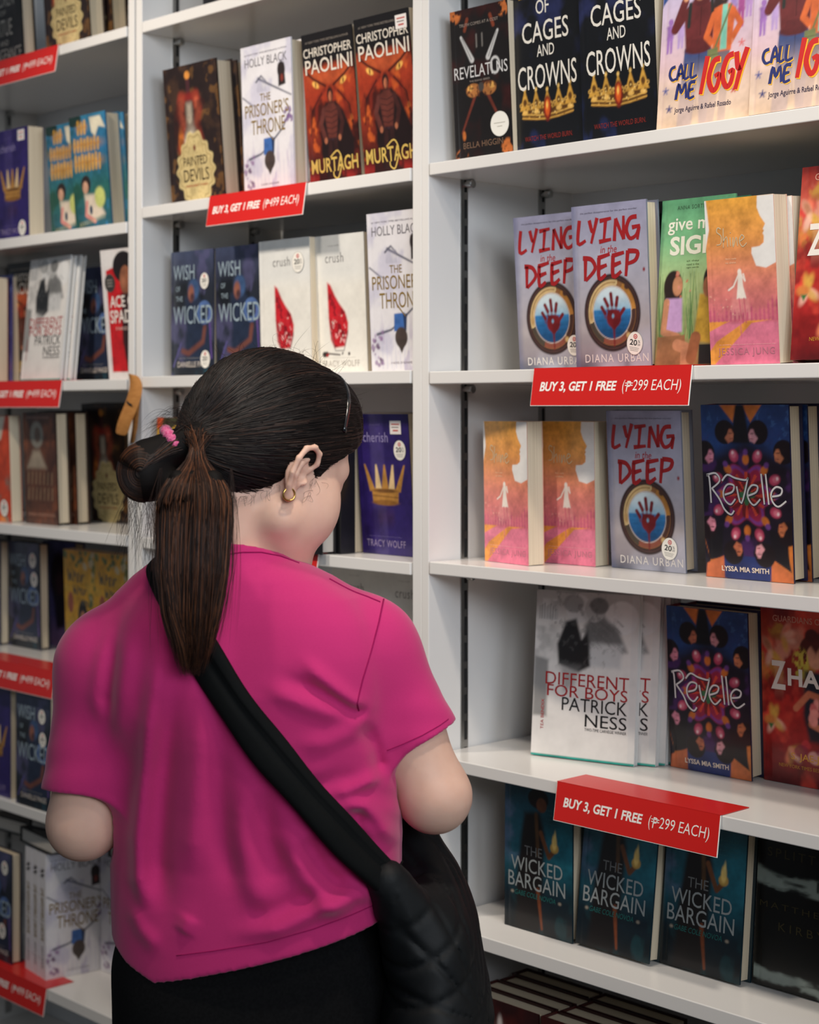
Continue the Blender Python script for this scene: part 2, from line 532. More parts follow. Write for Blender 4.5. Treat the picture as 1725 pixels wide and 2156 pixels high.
# ------------------------------------------------------------------ the titles
def art_revelations(W, H):
    a = Art(W, H, (24, 20, 20))
    a.cloud((58, 20, 18), 3, 5, 3, .45, .7, .7)
    for cx, cy in ((.08, .97), (.92, .96), (.12, .03), (.92, .06)):
        a.cloud((196, 110, 54), 16, 22, 5, .42, .55, .9, mask=sstep(.13, .08, np.hypot(a.x - cx, (a.y - cy) * a.A)))
    for sg in (-1, 1):
        a.line([(.5 + sg * .32, .82), (.5 + sg * .14, .66)], .035, (196, 196, 196), w1=.075)
        a.line([(.5 + sg * .30, .81), (.5 + sg * .15, .665)], .012, (110, 110, 112))
        a.line([(.5 + sg * .05, .82), (.5 + sg * .05, .74)], .02, (120, 116, 112))
        a.line([(.5 + sg * .2, .93), (.5 + sg * .25, .86)], .05, (120, 56, 36))
        a.line([(.5 + sg * .06, .47), (.5 + sg * .36, .19)], .05, (104, 46, 34), w1=.03)
        a.ell(.5 + sg * .14, .46, .12, .045, (170, 110, 58), k=.95); a.ell(.5 + sg * .19, .475, .05, .02, (214, 160, 84))
    a.cloud((70, 34, 22), 30, 40, 9, .5, .6, .8, mask=sstep(.27, .25, np.hypot((a.x - .5) * .9, (a.y - .465) * a.A * 2.6)))
    a.ell(.5, .475, .05, .03, (66, 62, 60)); a.ell(.17, .17, .03, .03, (198, 112, 52)); a.ell(.83, .19, .03, .03, (198, 112, 52))
    a.text('TRUTH COMES AT A COST', .16, .885, .84, .905, (150, 140, 132), tilt=0)
    a.text('REVELATI NS', .04, .545, .97, .625, (205, 205, 205)); a.ell(.755, .6, .085, .058, (205, 205, 205)); a.ell(.755, .6, .062, .042, (26, 22, 22))
    a.text('THE RISING SERIES', .3, .515, .66, .527, (150, 140, 132))
    a.text('BELLA HIGGIN', .15, .085, .84, .125, (118, 92, 74))
    return a


def crown(a, cx, cy, w, h, g1=(196, 148, 62), g2=(88, 56, 22)):
    a.poly([(cx - w / 2, cy + h * .25), (cx + w / 2, cy + h * .25), (cx + w * .47, cy - h * .42), (cx, cy - h * .60), (cx - w * .47, cy - h * .42)], g2)
    for k in (-2, -1, 0, 1, 2):
        x = cx + k * w * .215; t = h * (.10 + .07 * abs(k))
        a.poly([(x - w * .10, cy), (x - w * .055, cy + t + h * .2), (x, cy + t + h * .75), (x + w * .055, cy + t + h * .2), (x + w * .10, cy)], g1)
        a.ell(x, cy + t + h * .12, w * .035, h * .17, g2); a.ell(x, cy + t + h * .74, w * .022, h * .09, (230, 190, 110)); a.ell(x, cy - h * .1, w * .05, h * .12, (222, 176, 92))
        for s_ in (-1, 1): a.ell(x + s_ * w * .075, cy + t + h * .02, w * .03, h * .09, (214, 168, 84)); a.ell(x + s_ * w * .075, cy + t + h * .02, w * .014, h * .04, g2)
    for q, c in ((-.26, (214, 168, 84)), (-.44, (206, 158, 74))): a.line([(cx - w * .48, cy + h * (q + .1)), (cx - w * .2, cy + h * (q - .03)), (cx, cy + h * (q - .07)), (cx + w * .2, cy + h * (q - .03)), (cx + w * .48, cy + h * (q + .1))], .016, c)
    rn = random.Random(4)
    for k in range(46): x = cx + rn.uniform(-.46, .46) * w; a.ell(x, cy + h * rn.uniform(-.4, .3), .009, .005, rn.choice([(232, 196, 120), (120, 80, 32), (206, 158, 74)]))


def art_cages(W, H):
    a = Art(W, H, (17, 18, 22))
    a.cloud((38, 44, 84), 3, 5, 21, .5, .72, .9, mask=sstep(.25, .8, a.y)); a.cloud((30, 40, 80), 5, 4, 24, .55, .7, .7, mask=sstep(.35, .1, a.y))
    crown(a, .5, .265, .76, .13)
    a.ell(.5, .26, .055, .075, (120, 24, 18)); a.ell(.5, .265, .035, .052, (214, 92, 34)); a.ell(.495, .28, .014, .02, (250, 190, 90))
    a.text('BRIANNA JOY CRUMP', .12, .925, .88, .97, (150, 116, 50))
    for t, x0, x1, y0, y1 in (('OF', .37, .56, .83, .915), ('CAGES', .16, .83, .665, .79), ('AND', .37, .62, .575, .645), ('CROWNS', .08, .93, .385, .53)):
        a.text(t, x0, y0, x1, y1, (226, 222, 212), bold=.003)
    a.text('WATCH THE WORLD BURN.', .16, .075, .85, .105, (128, 42, 36))
    return a


def figure(a, cx, top, h, skin, hair, torso, legs, wide=.20, bun=False, arm=True):
    """A small plain printed figure."""
    hd = h * .085
    a.poly([(cx - wide * .45, top - h * .5), (cx + wide * .4, top - h * .5), (cx + wide * .34, top - h), (cx + wide * .08, top - h), (cx, top - h * .62), (cx - wide * .14, top - h), (cx - wide * .44, top - h)], legs)
    a.poly([(cx - wide * .5, top - h * .2), (cx + wide * .5, top - h * .2), (cx + wide * .42, top - h * .56), (cx - wide * .46, top - h * .56)], torso, soft=.02)
    a.ell(cx, top - h * .22, wide * .5, h * .05, torso)
    if arm:
        a.line([(cx - wide * .5, top - h * .23), (cx - wide * .85, top - h * .36), (cx - wide * .42, top - h * .46)], wide * .2, torso)
        a.line([(cx + wide * .5, top - h * .23), (cx + wide * .8, top - h * .36), (cx + wide * .4, top - h * .46)], wide * .2, torso)
        a.ell(cx - wide * .4, top - h * .47, wide * .1, h * .02, skin); a.ell(cx + wide * .38, top - h * .47, wide * .1, h * .02, skin)
    a.ell(cx, top - hd * .8, wide * .34, hd * 1.1, hair)
    a.ell(cx + wide * .03, top - hd * 1.15, wide * .24, hd * .95, skin)


def art_iggy(W, H):
    a = Art(W, H, (214, 184, 192)); a.grad([(0, (226, 186, 116)), (.12, (226, 202, 172)), (.35, (214, 184, 190)), (.7, (196, 180, 206)), (1, (178, 178, 210))])
    for x, y, h, c in ((.1, .64, .2, (150, 108, 176)), (.22, .62, .16, (176, 150, 200)), (.86, .74, .22, (170, 84, 150)), (.94, .74, .17, (176, 140, 196)), (.78, .74, .16, (156, 130, 190))):
        figure(a, x, y, h, c, c, c, c, .08, arm=False)
    a.poly([(0, 1), (.4, 1), (.02, .74), (0, .72)], (44, 72, 132)); a.poly([(1, 1), (.85, 1), (1, .9)], (44, 72, 132))
    mar, ora, sk1, sk2, hr = (96, 36, 38), (206, 100, 50), (214, 152, 114), (222, 164, 132), (50, 33, 33)
    a.poly([(.27, .45), (.57, .46), (.58, 0), (.46, 0), (.43, .3), (.38, 0), (.22, 0)], (60, 76, 124)); a.line([(.43, .42), (.42, .1)], .012, (44, 54, 94))
    a.line([(.26, .66), (.15, .575), (.25, .73)], .085, mar); a.ell(.26, .755, .03, .025, sk1)
    a.poly([(.24, .68), (.33, .72), (.5, .72), (.6, .67), (.57, .44), (.28, .43)], mar, soft=.015); a.ell(.42, .435, .14, .025, (84, 30, 33)); a.line([(.43, .68), (.43, .52)], .008, (70, 24, 27)); a.poly([(.34, .50), (.52, .50), (.54, .455), (.32, .455)], (86, 31, 34))
    a.ell(.43, .72, .10, .03, (84, 30, 33)); a.line([(.31, .71), (.30, .58)], .035, (34, 40, 38)); a.line([(.545, .71), (.56, .58)], .035, (34, 40, 38))
    a.ell(.41, .845, .10, .075, hr); a.ell(.415, .80, .082, .075, sk1); a.poly([(.33, .85), (.5, .86), (.49, .82), (.42, .835), (.34, .82)], hr)
    for ex in (.39, .45): a.ell(ex, .805, .01, .008, (40, 30, 30)); a.line([(ex - .018, .825), (ex + .018, .828)], .008, hr)
    a.line([(.40, .755), (.45, .76)], .008, (150, 70, 60))
    a.poly([(.58, .42), (.76, .43), (.74, 0), (.66, 0), (.67, .3), (.62, 0), (.54, 0)], (106, 96, 108))
    a.poly([(.57, .86), (.63, .9), (.74, .86), (.76, .76), (.70, .66), (.57, .56), (.55, .62)], hr, soft=.02)
    a.line([(.57, .62), (.50, .50), (.60, .435)], .06, ora); a.line([(.78, .62), (.86, .545), (.76, .45)], .06, ora); a.ell(.595, .435, .035, .018, sk2); a.ell(.765, .45, .02, .018, sk2)
    a.poly([(.57, .655), (.64, .67), (.74, .67), (.80, .64), (.77, .40), (.57, .40)], ora, soft=.012); a.poly([(.66, .67), (.715, .67), (.72, .41), (.65, .41)], (122, 192, 172))
    a.ell(.675, .765, .062, .062, sk2); a.poly([(.60, .84), (.69, .85), (.64, .76), (.60, .70)], hr, soft=.01)
    for ex in (.66, .71): a.ell(ex, .775, .009, .007, (40, 30, 30))
    a.line([(.665, .73), (.70, .732)], .008, (170, 60, 60)); a.line([(.75, .66), (.60, .43)], .02, (104, 112, 70)); a.poly([(.52, .42), (.63, .43), (.64, .32), (.58, .285), (.52, .33)], (112, 120, 76), soft=.01); a.line([(.53, .385), (.64, .39)], .008, (84, 92, 54))
    fade = sstep(.42, .1, a.y) * .75
    a.mix(fade, lin((224, 196, 178)))
    for x, y, c in ((.87, .31, (196, 62, 62)), (.88, .43, (206, 110, 110)), (.82, .17, (190, 40, 44)), (.08, .22, (92, 100, 160)), (.13, .11, (44, 54, 116))):
        for k in range(5): a.line([(x, y), (x + .03 * math.cos(k * 1.257 + .3), y + .03 / a.A * math.sin(k * 1.257 + .3))], .012, c)
    a.mix(sstep(.012, .0, np.abs(a.x - .055)) * .35, (180, 150, 150))
    CALL = [[(.2, .9), (.05, .8), (0, .4), (.1, .05), (.24, .1)], [(.27, 0), (.4, 1), (.5, 0)], [(.31, .35), (.47, .38)], [(.58, 1), (.55, .05), (.72, .1)], [(.8, 1), (.78, .05), (1, .12)]]
    ME = [[(0, 0), (.12, 1), (.27, .4), (.45, 1), (.52, 0)], [(.95, .98), (.68, .92), (.64, .02), (.92, .06)], [(.66, .5), (.88, .53)]]
    IGGY = [[(.12, 1), (.0, 0)], [(.40, .88), (.26, .82), (.17, .4), (.26, .06), (.36, .14), (.40, .46), (.30, .42)],
            [(.70, .94), (.56, .86), (.47, .44), (.56, .1), (.66, .18), (.70, .5), (.60, .46)], [(.76, .98), (.80, .56), (.87, .55)], [(.99, 1.05), (.86, .5), (.77, -.02)]]
    for dx, dy, c, l in ((.008, -.006, (244, 186, 60), 1), (0, 0, (42, 50, 108), 2)):
        a.brush(CALL, .12 + dx, .275 + dy, .42 + dx, .365 + dy, .03, c, l, .3); a.brush(ME, .2 + dx, .16 + dy, .42 + dx, .25 + dy, .032, c, l, .3)
    for dx, dy, c, l in ((.012, -.008, (248, 178, 46), 1), (0, 0, (196, 38, 36), 2)):
        a.brush(IGGY, .47 + dx, .17 + dy, .95 + dx, .385 + dy, .052, c, l, .25)
    a.text('Jorge Aguirre & Rafael Rosado', .19, .075, .8, .115, (52, 46, 70), bold=.008)
    return a


LYING = [[(.035, .98), (.0, .05), (.13, .14)], [(.2, .95), (.235, .52), (.25, .5)], [(.33, 1.02), (.22, .0)], [(.37, .88), (.56, .95)], [(.47, .92), (.43, .06)], [(.35, .04), (.55, .1)],
         [(.60, .02), (.63, .92)], [(.63, .92), (.75, .06)], [(.75, .06), (.76, 1.0)], [(.97, .92), (.86, .86), (.80, .45), (.85, .08), (.95, .18), (1.0, .52)], [(.89, .5), (1.02, .55)], [(1.0, .5), (.97, .0)]]
DEEP = [[(.05, .9), (.03, .02)], [(.0, .9), (.16, .82), (.22, .45), (.04, .03)], [(.30, .88), (.29, .08), (.42, .22)], [(.28, .86), (.50, .98)], [(.30, .48), (.44, .58)],
        [(.56, .92), (.55, .12), (.70, .3)], [(.54, .9), (.76, 1.0)], [(.56, .54), (.70, .64)], [(.83, 1.06), (.78, .1)], [(.83, 1.04), (1.0, .98), (.96, .68), (.81, .56)]]


def art_lying(W, H):
    a = Art(W, H, (158, 158, 178)); a.grad([(0, (84, 88, 104)), (.1, (146, 138, 144)), (.25, (172, 164, 166)), (.6, (170, 170, 186)), (1, (150, 150, 176))])
    a.cloud((190, 190, 204), 2, 3, 31, .4, .7, .7); a.mix(sstep(.1, .0, a.x) * .55, (84, 90, 122))
    cx, cy = .51, .335
    q = 1.08
    a.ring(cx, cy, .0, .375, (50, 34, 33), st=q); a.ring(cx, cy, .335, .35, (84, 58, 54), .8, st=q); a.ring(cx, cy, .245, .315, (150, 104, 62), st=q); a.ring(cx, cy, .245, .262, (206, 196, 190), st=q)
    a.ring(cx, cy, .262, .318, (206, 180, 130), 1, 75, 200, q); a.ring(cx, cy, .285, .30, (150, 116, 70), 1, 80, 190, q); a.ring(cx, cy, .262, .312, (184, 128, 60), 1, 5, 62, q); a.ring(cx, cy, .258, .316, (74, 66, 56), 1, 198, 245, q)
    a.ring(cx, cy, .258, .31, (132, 74, 58), 1, 245, 312, q); a.ring(cx, cy, .258, .31, (76, 50, 42), 1, 318, 365, q); a.ell(cx + .2, cy + .155, .03, .018, (70, 46, 40)); a.ell(cx + .21, cy - .14, .03, .016, (206, 176, 120)); a.ell(cx - .285, cy - .01, .024, .03, (186, 150, 96))
    rr = np.hypot(a.x - cx, (a.y - cy) * a.A / q); m = sstep(.248 + a.px, .248 - a.px, rr)
    t = (a.y - cy) * a.A / q / .25
    sc_ = [lin(c) for c in ((22, 62, 104), (36, 96, 150), (56, 128, 186), (150, 190, 214), (196, 216, 226), (210, 224, 228))]
    sea = np.stack([np.interp(t, [-1, -.3, .10, .16, .6, 1], [c[k] for c in sc_]) for k in range(3)], -1)
    wav = (vnoise(a.x * 6, a.y * 90, 4) - .5)[..., None] * .3 * (t < .12)[..., None]
    a.c = a.c * (1 - m[..., None]) + sea * (1 + wav) * m[..., None]
    red = (112, 26, 30)
    a.ell(cx + .02, cy - .035, .095, .055, red, soft=.015); a.poly([(cx - .07, cy - .03), (cx - .06, cy + .02), (cx + .10, cy + .015), (cx + .11, cy - .03), (cx + .04, cy - .1), (cx, cy - .1)], red, soft=.012)
    for x, y, x2, y2 in ((-.13, .035, -.10, -.0), (-.09, .085, -.06, .045), (-.01, .115, .0, .05), (.07, .09, .06, .045), (.15, .02, .10, -.02)):
        a.line([(cx + x * 1.05, cy + y), (cx + x2 * .95, cy + y2)], .042, red); a.line([(cx + x2 * .95, cy + y2), (cx + x2 * .9, cy + y2 - .025)], .034, red, k=.6)
    a.line([(cx + .02, cy - .06), (cx + .02, cy - .2)], .035, red, w1=.02, k=.8); a.ell(cx + .01, cy - .02, .015, .012, (120, 170, 200))
    a.ell(.945, .585, .016, .012, (130, 30, 34))
    a.text('the perfect disappearance for the perfect murder', .12, .945, .88, .958, (96, 92, 108))
    a.brush(LYING, .08, .765, .90, .915, .046, (160, 32, 36), 1, .3); a.text('in the', .38, .70, .60, .745, (172, 36, 38), shear=.2); a.brush(DEEP, .14, .535, .87, .695, .050, (160, 32, 36), 1, .3)
    a.text('DIANA URBAN', .13, .035, .97, .085, (226, 220, 214), space=1.2)
    return a


def art_sign(W, H):
    a = Art(W, H, (120, 176, 130)); a.grad([(0, (150, 112, 70)), (.22, (140, 150, 100)), (.5, (172, 196, 140)), (.75, (120, 184, 136)), (1, (104, 172, 124))])
    rn = random.Random(5)
    for k in range(46):
        x = rn.uniform(.02, .98); h = rn.uniform(.25, .5)
        a.line([(x, .16), (x + rn.uniform(-.1, .1), h + .1)], .018, rn.choice([(92, 140, 84), (120, 164, 100), (80, 120, 70), (150, 176, 110)]), w1=.004)
    a.ell(.21, .47, .13, .1, (44, 32, 30)); a.poly([(.1, .5), (.26, .5), (.22, .2), (.06, .22)], (44, 32, 30), soft=.03)
    a.ell(.27, .475, .07, .06, (190, 134, 100)); a.poly([(.12, .40), (.34, .40), (.36, .2), (.12, .18)], (196, 160, 208), soft=.02)
    a.line([(.13, .38), (.10, .2), (.3, .17)], .08, (190, 134, 100)); a.poly([(.02, .17), (.4, .18), (.44, .0), (.02, .0)], (150, 106, 72)); a.line([(.3, .12), (.42, .10), (.42, 0)], .13, (190, 134, 100))
    a.ell(.70, .5, .08, .08, (40, 32, 30)); a.poly([(.58, .42), (.86, .42), (.9, .12), (.52, .14)], (196, 160, 62), soft=.02); a.ell(.68, .46, .06, .06, (170, 112, 80)); a.line([(.55, .16), (.5, .04)], .14, (150, 96, 64)); a.poly([(.6, .12), (.95, .12), (.95, 0), (.6, 0)], (38, 36, 36))
    a.dots(8, 3, .018, [(200, 110, 90), (206, 140, 120)], (.1, .3, .5, .6))
    a.text('ANNA SORTINO', .22, .935, .68, .96, (70, 104, 74), space=1.2)
    a.text('give me a', .10, .785, .93, .885, (236, 238, 222), bold=.012); a.text('SIGN', .14, .66, .80, .775, (236, 238, 222), bold=.03)
    for k, t in enumerate(('all they', 'need is the', 'right words')): a.text(t, .38, .615 - k * .02, .55, .627 - k * .02, (90, 110, 70))
    return a


def art_shine(W, H):
    a = Art(W, H, (222, 160, 70)); a.grad([(0, (226, 120, 146)), (.24, (222, 124, 148)), (.26, (206, 108, 124)), (.5, (218, 130, 112)), (.75, (222, 150, 80)), (1, (226, 162, 66))])
    face = [(.77, 1.0), (1.01, 1.0), (1.01, .60), (.86, .57), (.72, .585), (.66, .66), (.665, .695), (.78, .70), (.84, .72), (.845, .76), (.83, .775), (.85, .79), (.835, .80), (.87, .83), (.80, .88), (.76, .93)]
    a.poly(face, (232, 230, 226)); a.poly([(-.01, 1), (.02, 1), (.04, .9), (.05, .82), (-.01, .7)], (232, 230, 226))
    a.mix(sstep(.0, .02, a.y - .26) * sstep(.60, .3, a.y) * sstep(.06, .0, np.abs(a.x - .47) - (.6 - a.y) * .42) * .22, (244, 190, 180))
    a.poly([(-.01, .0), (.06, .0), (.62, .245), (.9, .262), (.55, .262), (.1, .14), (-.01, .08)], (232, 152, 70)); a.poly([(-.01, .2), (.3, .262), (-.01, .262)], (232, 152, 70))
    rn = random.Random(2)
    for k in range(17):
        x = k / 16.5 + .02; h = rn.uniform(.02, .1) * (1.2 if x > .6 else .7)
        a.poly([(x - .012, .262), (x + .014, .262), (x + .014, .262 + h), (x - .012, .262 + h)], (196, 92, 118)); a.line([(x, .262), (x, .28 + h)], .006, (196, 92, 118))
    w = (238, 228, 216)
    a.ell(.475, .555, .028, .018, w); a.poly([(.45, .545), (.51, .545), (.52, .47), (.56, .395), (.42, .395), (.44, .47)], w, soft=.012); a.line([(.45, .53), (.38, .47), (.31, .45)], .022, w); a.line([(.51, .53), (.55, .5), (.53, .54)], .02, w)
    a.line([(.455, .395), (.475, .30), (.5, .25)], .014, (196, 92, 112)); a.line([(.525, .395), (.54, .30), (.545, .25)], .014, (196, 92, 112))
    a.line([(.46, .25), (.47, .16)], .02, (206, 104, 126), k=.7); a.dots(14, 8, .007, [(244, 196, 170), (176, 120, 120)], (.02, .28, .4, .42), .8)
    SH = [[(.16, .92), (.06, 1.0), (.02, .8), (.16, .6), (.14, .25), (.0, .2)], [(.24, .95), (.22, .05)], [(.22, .3), (.34, .55), (.37, .08)], [(.46, .5), (.46, .1)], [(.56, .5), (.55, .05), (.66, .5), (.70, .08)], [(.78, .3), (.92, .45), (.84, .58), (.76, .3), (.86, .04), (1, .2)], [(.47, .7), (.48, .74)]]
    a.brush(SH, .16, .70, .60, .83, .014, (206, 186, 150), 1, .2)
    for k, t in enumerate(('She\'s ready', 'to shine.')): a.text(t, .28, .63 - k * .022, .44, .642 - k * .022, (240, 206, 170))
    a.text('an amazing debut novel from an international star', .14, .115, .96, .123, (240, 190, 190)); a.text('JESSICA JUNG', .12, .045, .94, .1, (196, 124, 140), space=1.15)
    return a


def art_zhara(W, H):
    a = Art(W, H, (140, 24, 22)); a.grad([(0, (92, 18, 22)), (.2, (150, 28, 28)), (.5, (172, 40, 34)), (.75, (196, 92, 74)), (1, (140, 26, 22))])
    a.cloud((206, 66, 50), 4, 6, 41, .42, .6, .8); a.cloud((110, 14, 20), 5, 7, 43, .5, .65, .8); a.cloud((214, 148, 126), 5, 6, 47, .52, .66, .8, mask=sstep(.45, .7, a.y) * sstep(.95, .85, a.y)); a.cloud((182, 140, 60), 6, 8, 53, .55, .66, .9, mask=sstep(.5, .75, a.y) * sstep(.97, .9, a.y))
    rn = random.Random(9)
    for cx, cy in ((.1, .75), (.24, .84), (.12, .36), (.78, .35), (.9, .7), (.3, .2), (.85, .16)):
        for k in range(7):
            an = rn.uniform(0, 6.3); a.ell(cx + .06 * math.cos(an), cy + .04 * math.sin(an), .07, .02, rn.choice([(206, 160, 70), (226, 120, 90), (190, 40, 40), (236, 190, 170), (150, 90, 50)]), soft=.02, rot=an, k=.8)
    a.ell(.08, .355, .06, .028, (200, 120, 60), soft=.02); a.poly([(.06, .335), (.12, .335), (.09, .3)], (60, 110, 60))
    a.ell(.58, .78, .17, .09, (84, 30, 26)); a.ell(.54, .86, .07, .04, (76, 26, 24)); a.ell(.66, .85, .07, .04, (76, 26, 24)); a.ell(.58, .745, .095, .07, (206, 150, 122)); a.poly([(.5, .83), (.66, .83), (.58, .76)], (84, 30, 26), soft=.02)
    for x in (.42, .75): a.cloud((190, 176, 70), 18, 18, 61, .4, .5, 1.0, mask=sstep(.10, .07, np.hypot(a.x - x, (a.y - .70) * a.A * .6)))
    a.poly([(.46, .66), (.70, .66), (.78, .4), (.72, .26), (.5, .26), (.44, .4)], (24, 34, 46), soft=.03)
    a.line([(.36, .44), (.5, .53), (.66, .51)], .06, (190, 110, 80)); a.line([(.52, .36), (.66, .33), (.8, .38)], .06, (200, 120, 90)); a.dots(12, 4, .05, [(220, 110, 110), (196, 60, 70), (236, 150, 140)], (.52, .38, .72, .48))
    a.dots(14, 6, .05, [(196, 50, 60), (226, 170, 160), (130, 30, 60)], (.4, .16, .85, .28), .8)
    a.text('GUARDIANS OF DAWN', .13, .925, .93, .96, (200, 150, 130)); a.text('Z', .10, .535, .26, .70, (228, 222, 214), bold=.025); a.text('HARA', .28, .565, .93, .665, (228, 222, 214), bold=.03)
    a.text('S. JAE-JONES', .30, .135, .86, .185, (222, 158, 52), bold=.01); a.text('NEW YORK TIMES BESTSELLING AUTHOR', .17, .095, .97, .115, (196, 140, 48))
    return a


REV = [[(.0, .92), (.035, .86), (.05, .26)], [(.0, .93), (.12, .98), (.17, .80), (.06, .60)], [(.07, .60), (.16, .36), (.22, .12), (.30, .0), (.345, .1)],
       [(.23, .47), (.33, .55), (.35, .70), (.27, .72), (.215, .56), (.225, .36), (.30, .24), (.365, .38)], [(.20, .80), (.27, .95), (.37, .88), (.50, .84), (.535, .90)], [(.385, .68), (.44, .28), (.535, .90)],
       [(.53, .47), (.63, .56), (.65, .70), (.58, .72), (.525, .56), (.535, .38), (.60, .25), (.68, .40)], [(.70, 1.0), (.73, .28)], [(.755, 1.0), (.785, .28)],
       [(.82, .47), (.93, .52), (.95, .66), (.88, .70), (.82, .56), (.83, .36), (.90, .24), (1.0, .38)]]


def art_revelle(W, H):
    a = Art(W, H, (26, 20, 34)); a.mix(sstep(.74, .86, a.y + .25 * np.abs(a.x - .5)), (34, 62, 116)); a.cloud((60, 96, 150), 20, 26, 71, .58, .66, .7, mask=sstep(.8, .9, a.y + .2 * np.abs(a.x - .5)))
    a.cloud((70, 36, 92), 4, 6, 73, .48, .6, .8, mask=sstep(.9, .7, a.y))
    o = (204, 116, 50)
    a.poly([(.22, 1), (.42, 1), (.37, .9)], o); a.poly([(.48, 1), (.70, 1), (.57, .9)], o); a.poly([(.4, 1), (.5, 1), (.56, .78), (.34, .78)], (18, 16, 22), soft=.02)
    a.poly([(0, .22), (.06, .1), (0, 0), (.24, 0), (.22, .12), (.06, .1)], o); a.poly([(1, .24), (.93, .2), (.98, .06), (.76, .13), (.74, 0), (1, 0)], o); a.poly([(0, 0), (.24, 0), (.22, .13), (.02, .08)], (196, 104, 64)); a.poly([(.76, .13), (.98, .05), (1, 0), (.74, 0)], (200, 108, 60))
    a.poly([(.22, 0), (.75, 0), (.76, .13), (.22, .14)], (36, 50, 104)); a.poly([(.04, .1), (.2, .14), (.22, .3), (.05, .28)], (20, 17, 24)); a.poly([(.96, .07), (.78, .14), (.74, .3), (.95, .26)], (20, 17, 24))
    for x, y, sk in ((.30, .83, (184, 112, 84)), (.62, .83, (212, 150, 160)), (.06, .71, (206, 130, 150)), (.90, .72, (190, 116, 80)), (.06, .30, (206, 130, 150)), (.92, .29, (186, 108, 70)), (.36, .165, (176, 100, 70)), (.66, .16, (214, 150, 158))):
        sg = 1 if x < .5 else -1; up = 1 if y > .4 else -1
        a.ell(x - sg * .03, y + up * .014, .115, .07, (24, 15, 20)); a.poly([(x - sg * .02, y + up * .035), (x + sg * .05, y + up * .03), (x + sg * .075, y + up * .002), (x + sg * .06, y - up * .035), (x + sg * .01, y - up * .05), (x - sg * .03, y - up * .02)], sk, soft=.012)
        a.poly([(x - sg * .03, y + up * .05), (x + sg * .03, y + up * .045), (x + sg * .0, y - up * .0), (x - sg * .05, y - up * .03)], (24, 15, 20), soft=.012); a.ell(x + sg * .055, y - up * .012, .014, .02, tuple(int(v * 1.1) for v in sk), k=.8, soft=.012); a.line([(x + sg * .02, y + up * .008), (x + sg * .05, y + up * .007)], .008, (60, 30, 34)); a.line([(x + sg * .03, y - up * .026), (x + sg * .055, y - up * .024)], .008, (120, 40, 50))
    ang = np.arctan2((a.y - .485) * a.A, a.x - .5); rad = np.hypot(a.x - .5, (a.y - .485) * a.A)
    pet = np.cos(ang * 6) * .05 + .28
    a.mix(sstep(.02, -.02, rad - pet), (150, 34, 66)); a.mix(sstep(.02, -.02, np.abs(rad - pet + .03) - .018), (120, 60, 140)); a.mix(sstep(.015, -.015, rad - (.17 + .05 * np.cos(ang * 8 + 1))), (110, 26, 34)); a.mix(sstep(.3, .8, np.cos(ang * 12)) * (rad < .22), (206, 70, 52)); a.mix(sstep(.01, -.01, rad - (.07 + .03 * np.cos(ang * 4))), (56, 110, 70))
    for k in range(8):
        an = k * math.pi / 4 + .39; x, y = .5 + .35 * math.cos(an), .485 + .35 / a.A * math.sin(an) * 1.15
        a.ell(x, y, .062, .030, (176, 62, 92), soft=.012, rot=an); a.ell(x + .01 * math.cos(an), y + .008 * math.sin(an), .036, .018, (206, 110, 130), soft=.012, rot=an); a.ell(x + .03 * math.cos(an), y + .02 * math.sin(an), .013, .009, (236, 206, 210), soft=.01); a.ell(.5 + .29 * math.cos(an + .39), .485 + .34 / a.A * math.sin(an + .39), .05, .022, (196, 106, 42), soft=.012, rot=an + .39); a.ell(.5 + .33 * math.cos(an + .39), .485 + .41 / a.A * math.sin(an + .39), .03, .016, (104, 60, 130), soft=.012, rot=an + .39)
    a.brush(REV, .05, .365, .95, .605, .026, (60, 44, 60), 1, .1); a.brush(REV, .045, .37, .945, .61, .018, (226, 224, 222), 2, .1)
    a.text('LYSSA MIA SMITH', .19, .042, .73, .072, (232, 214, 196), bold=.02)
    return a


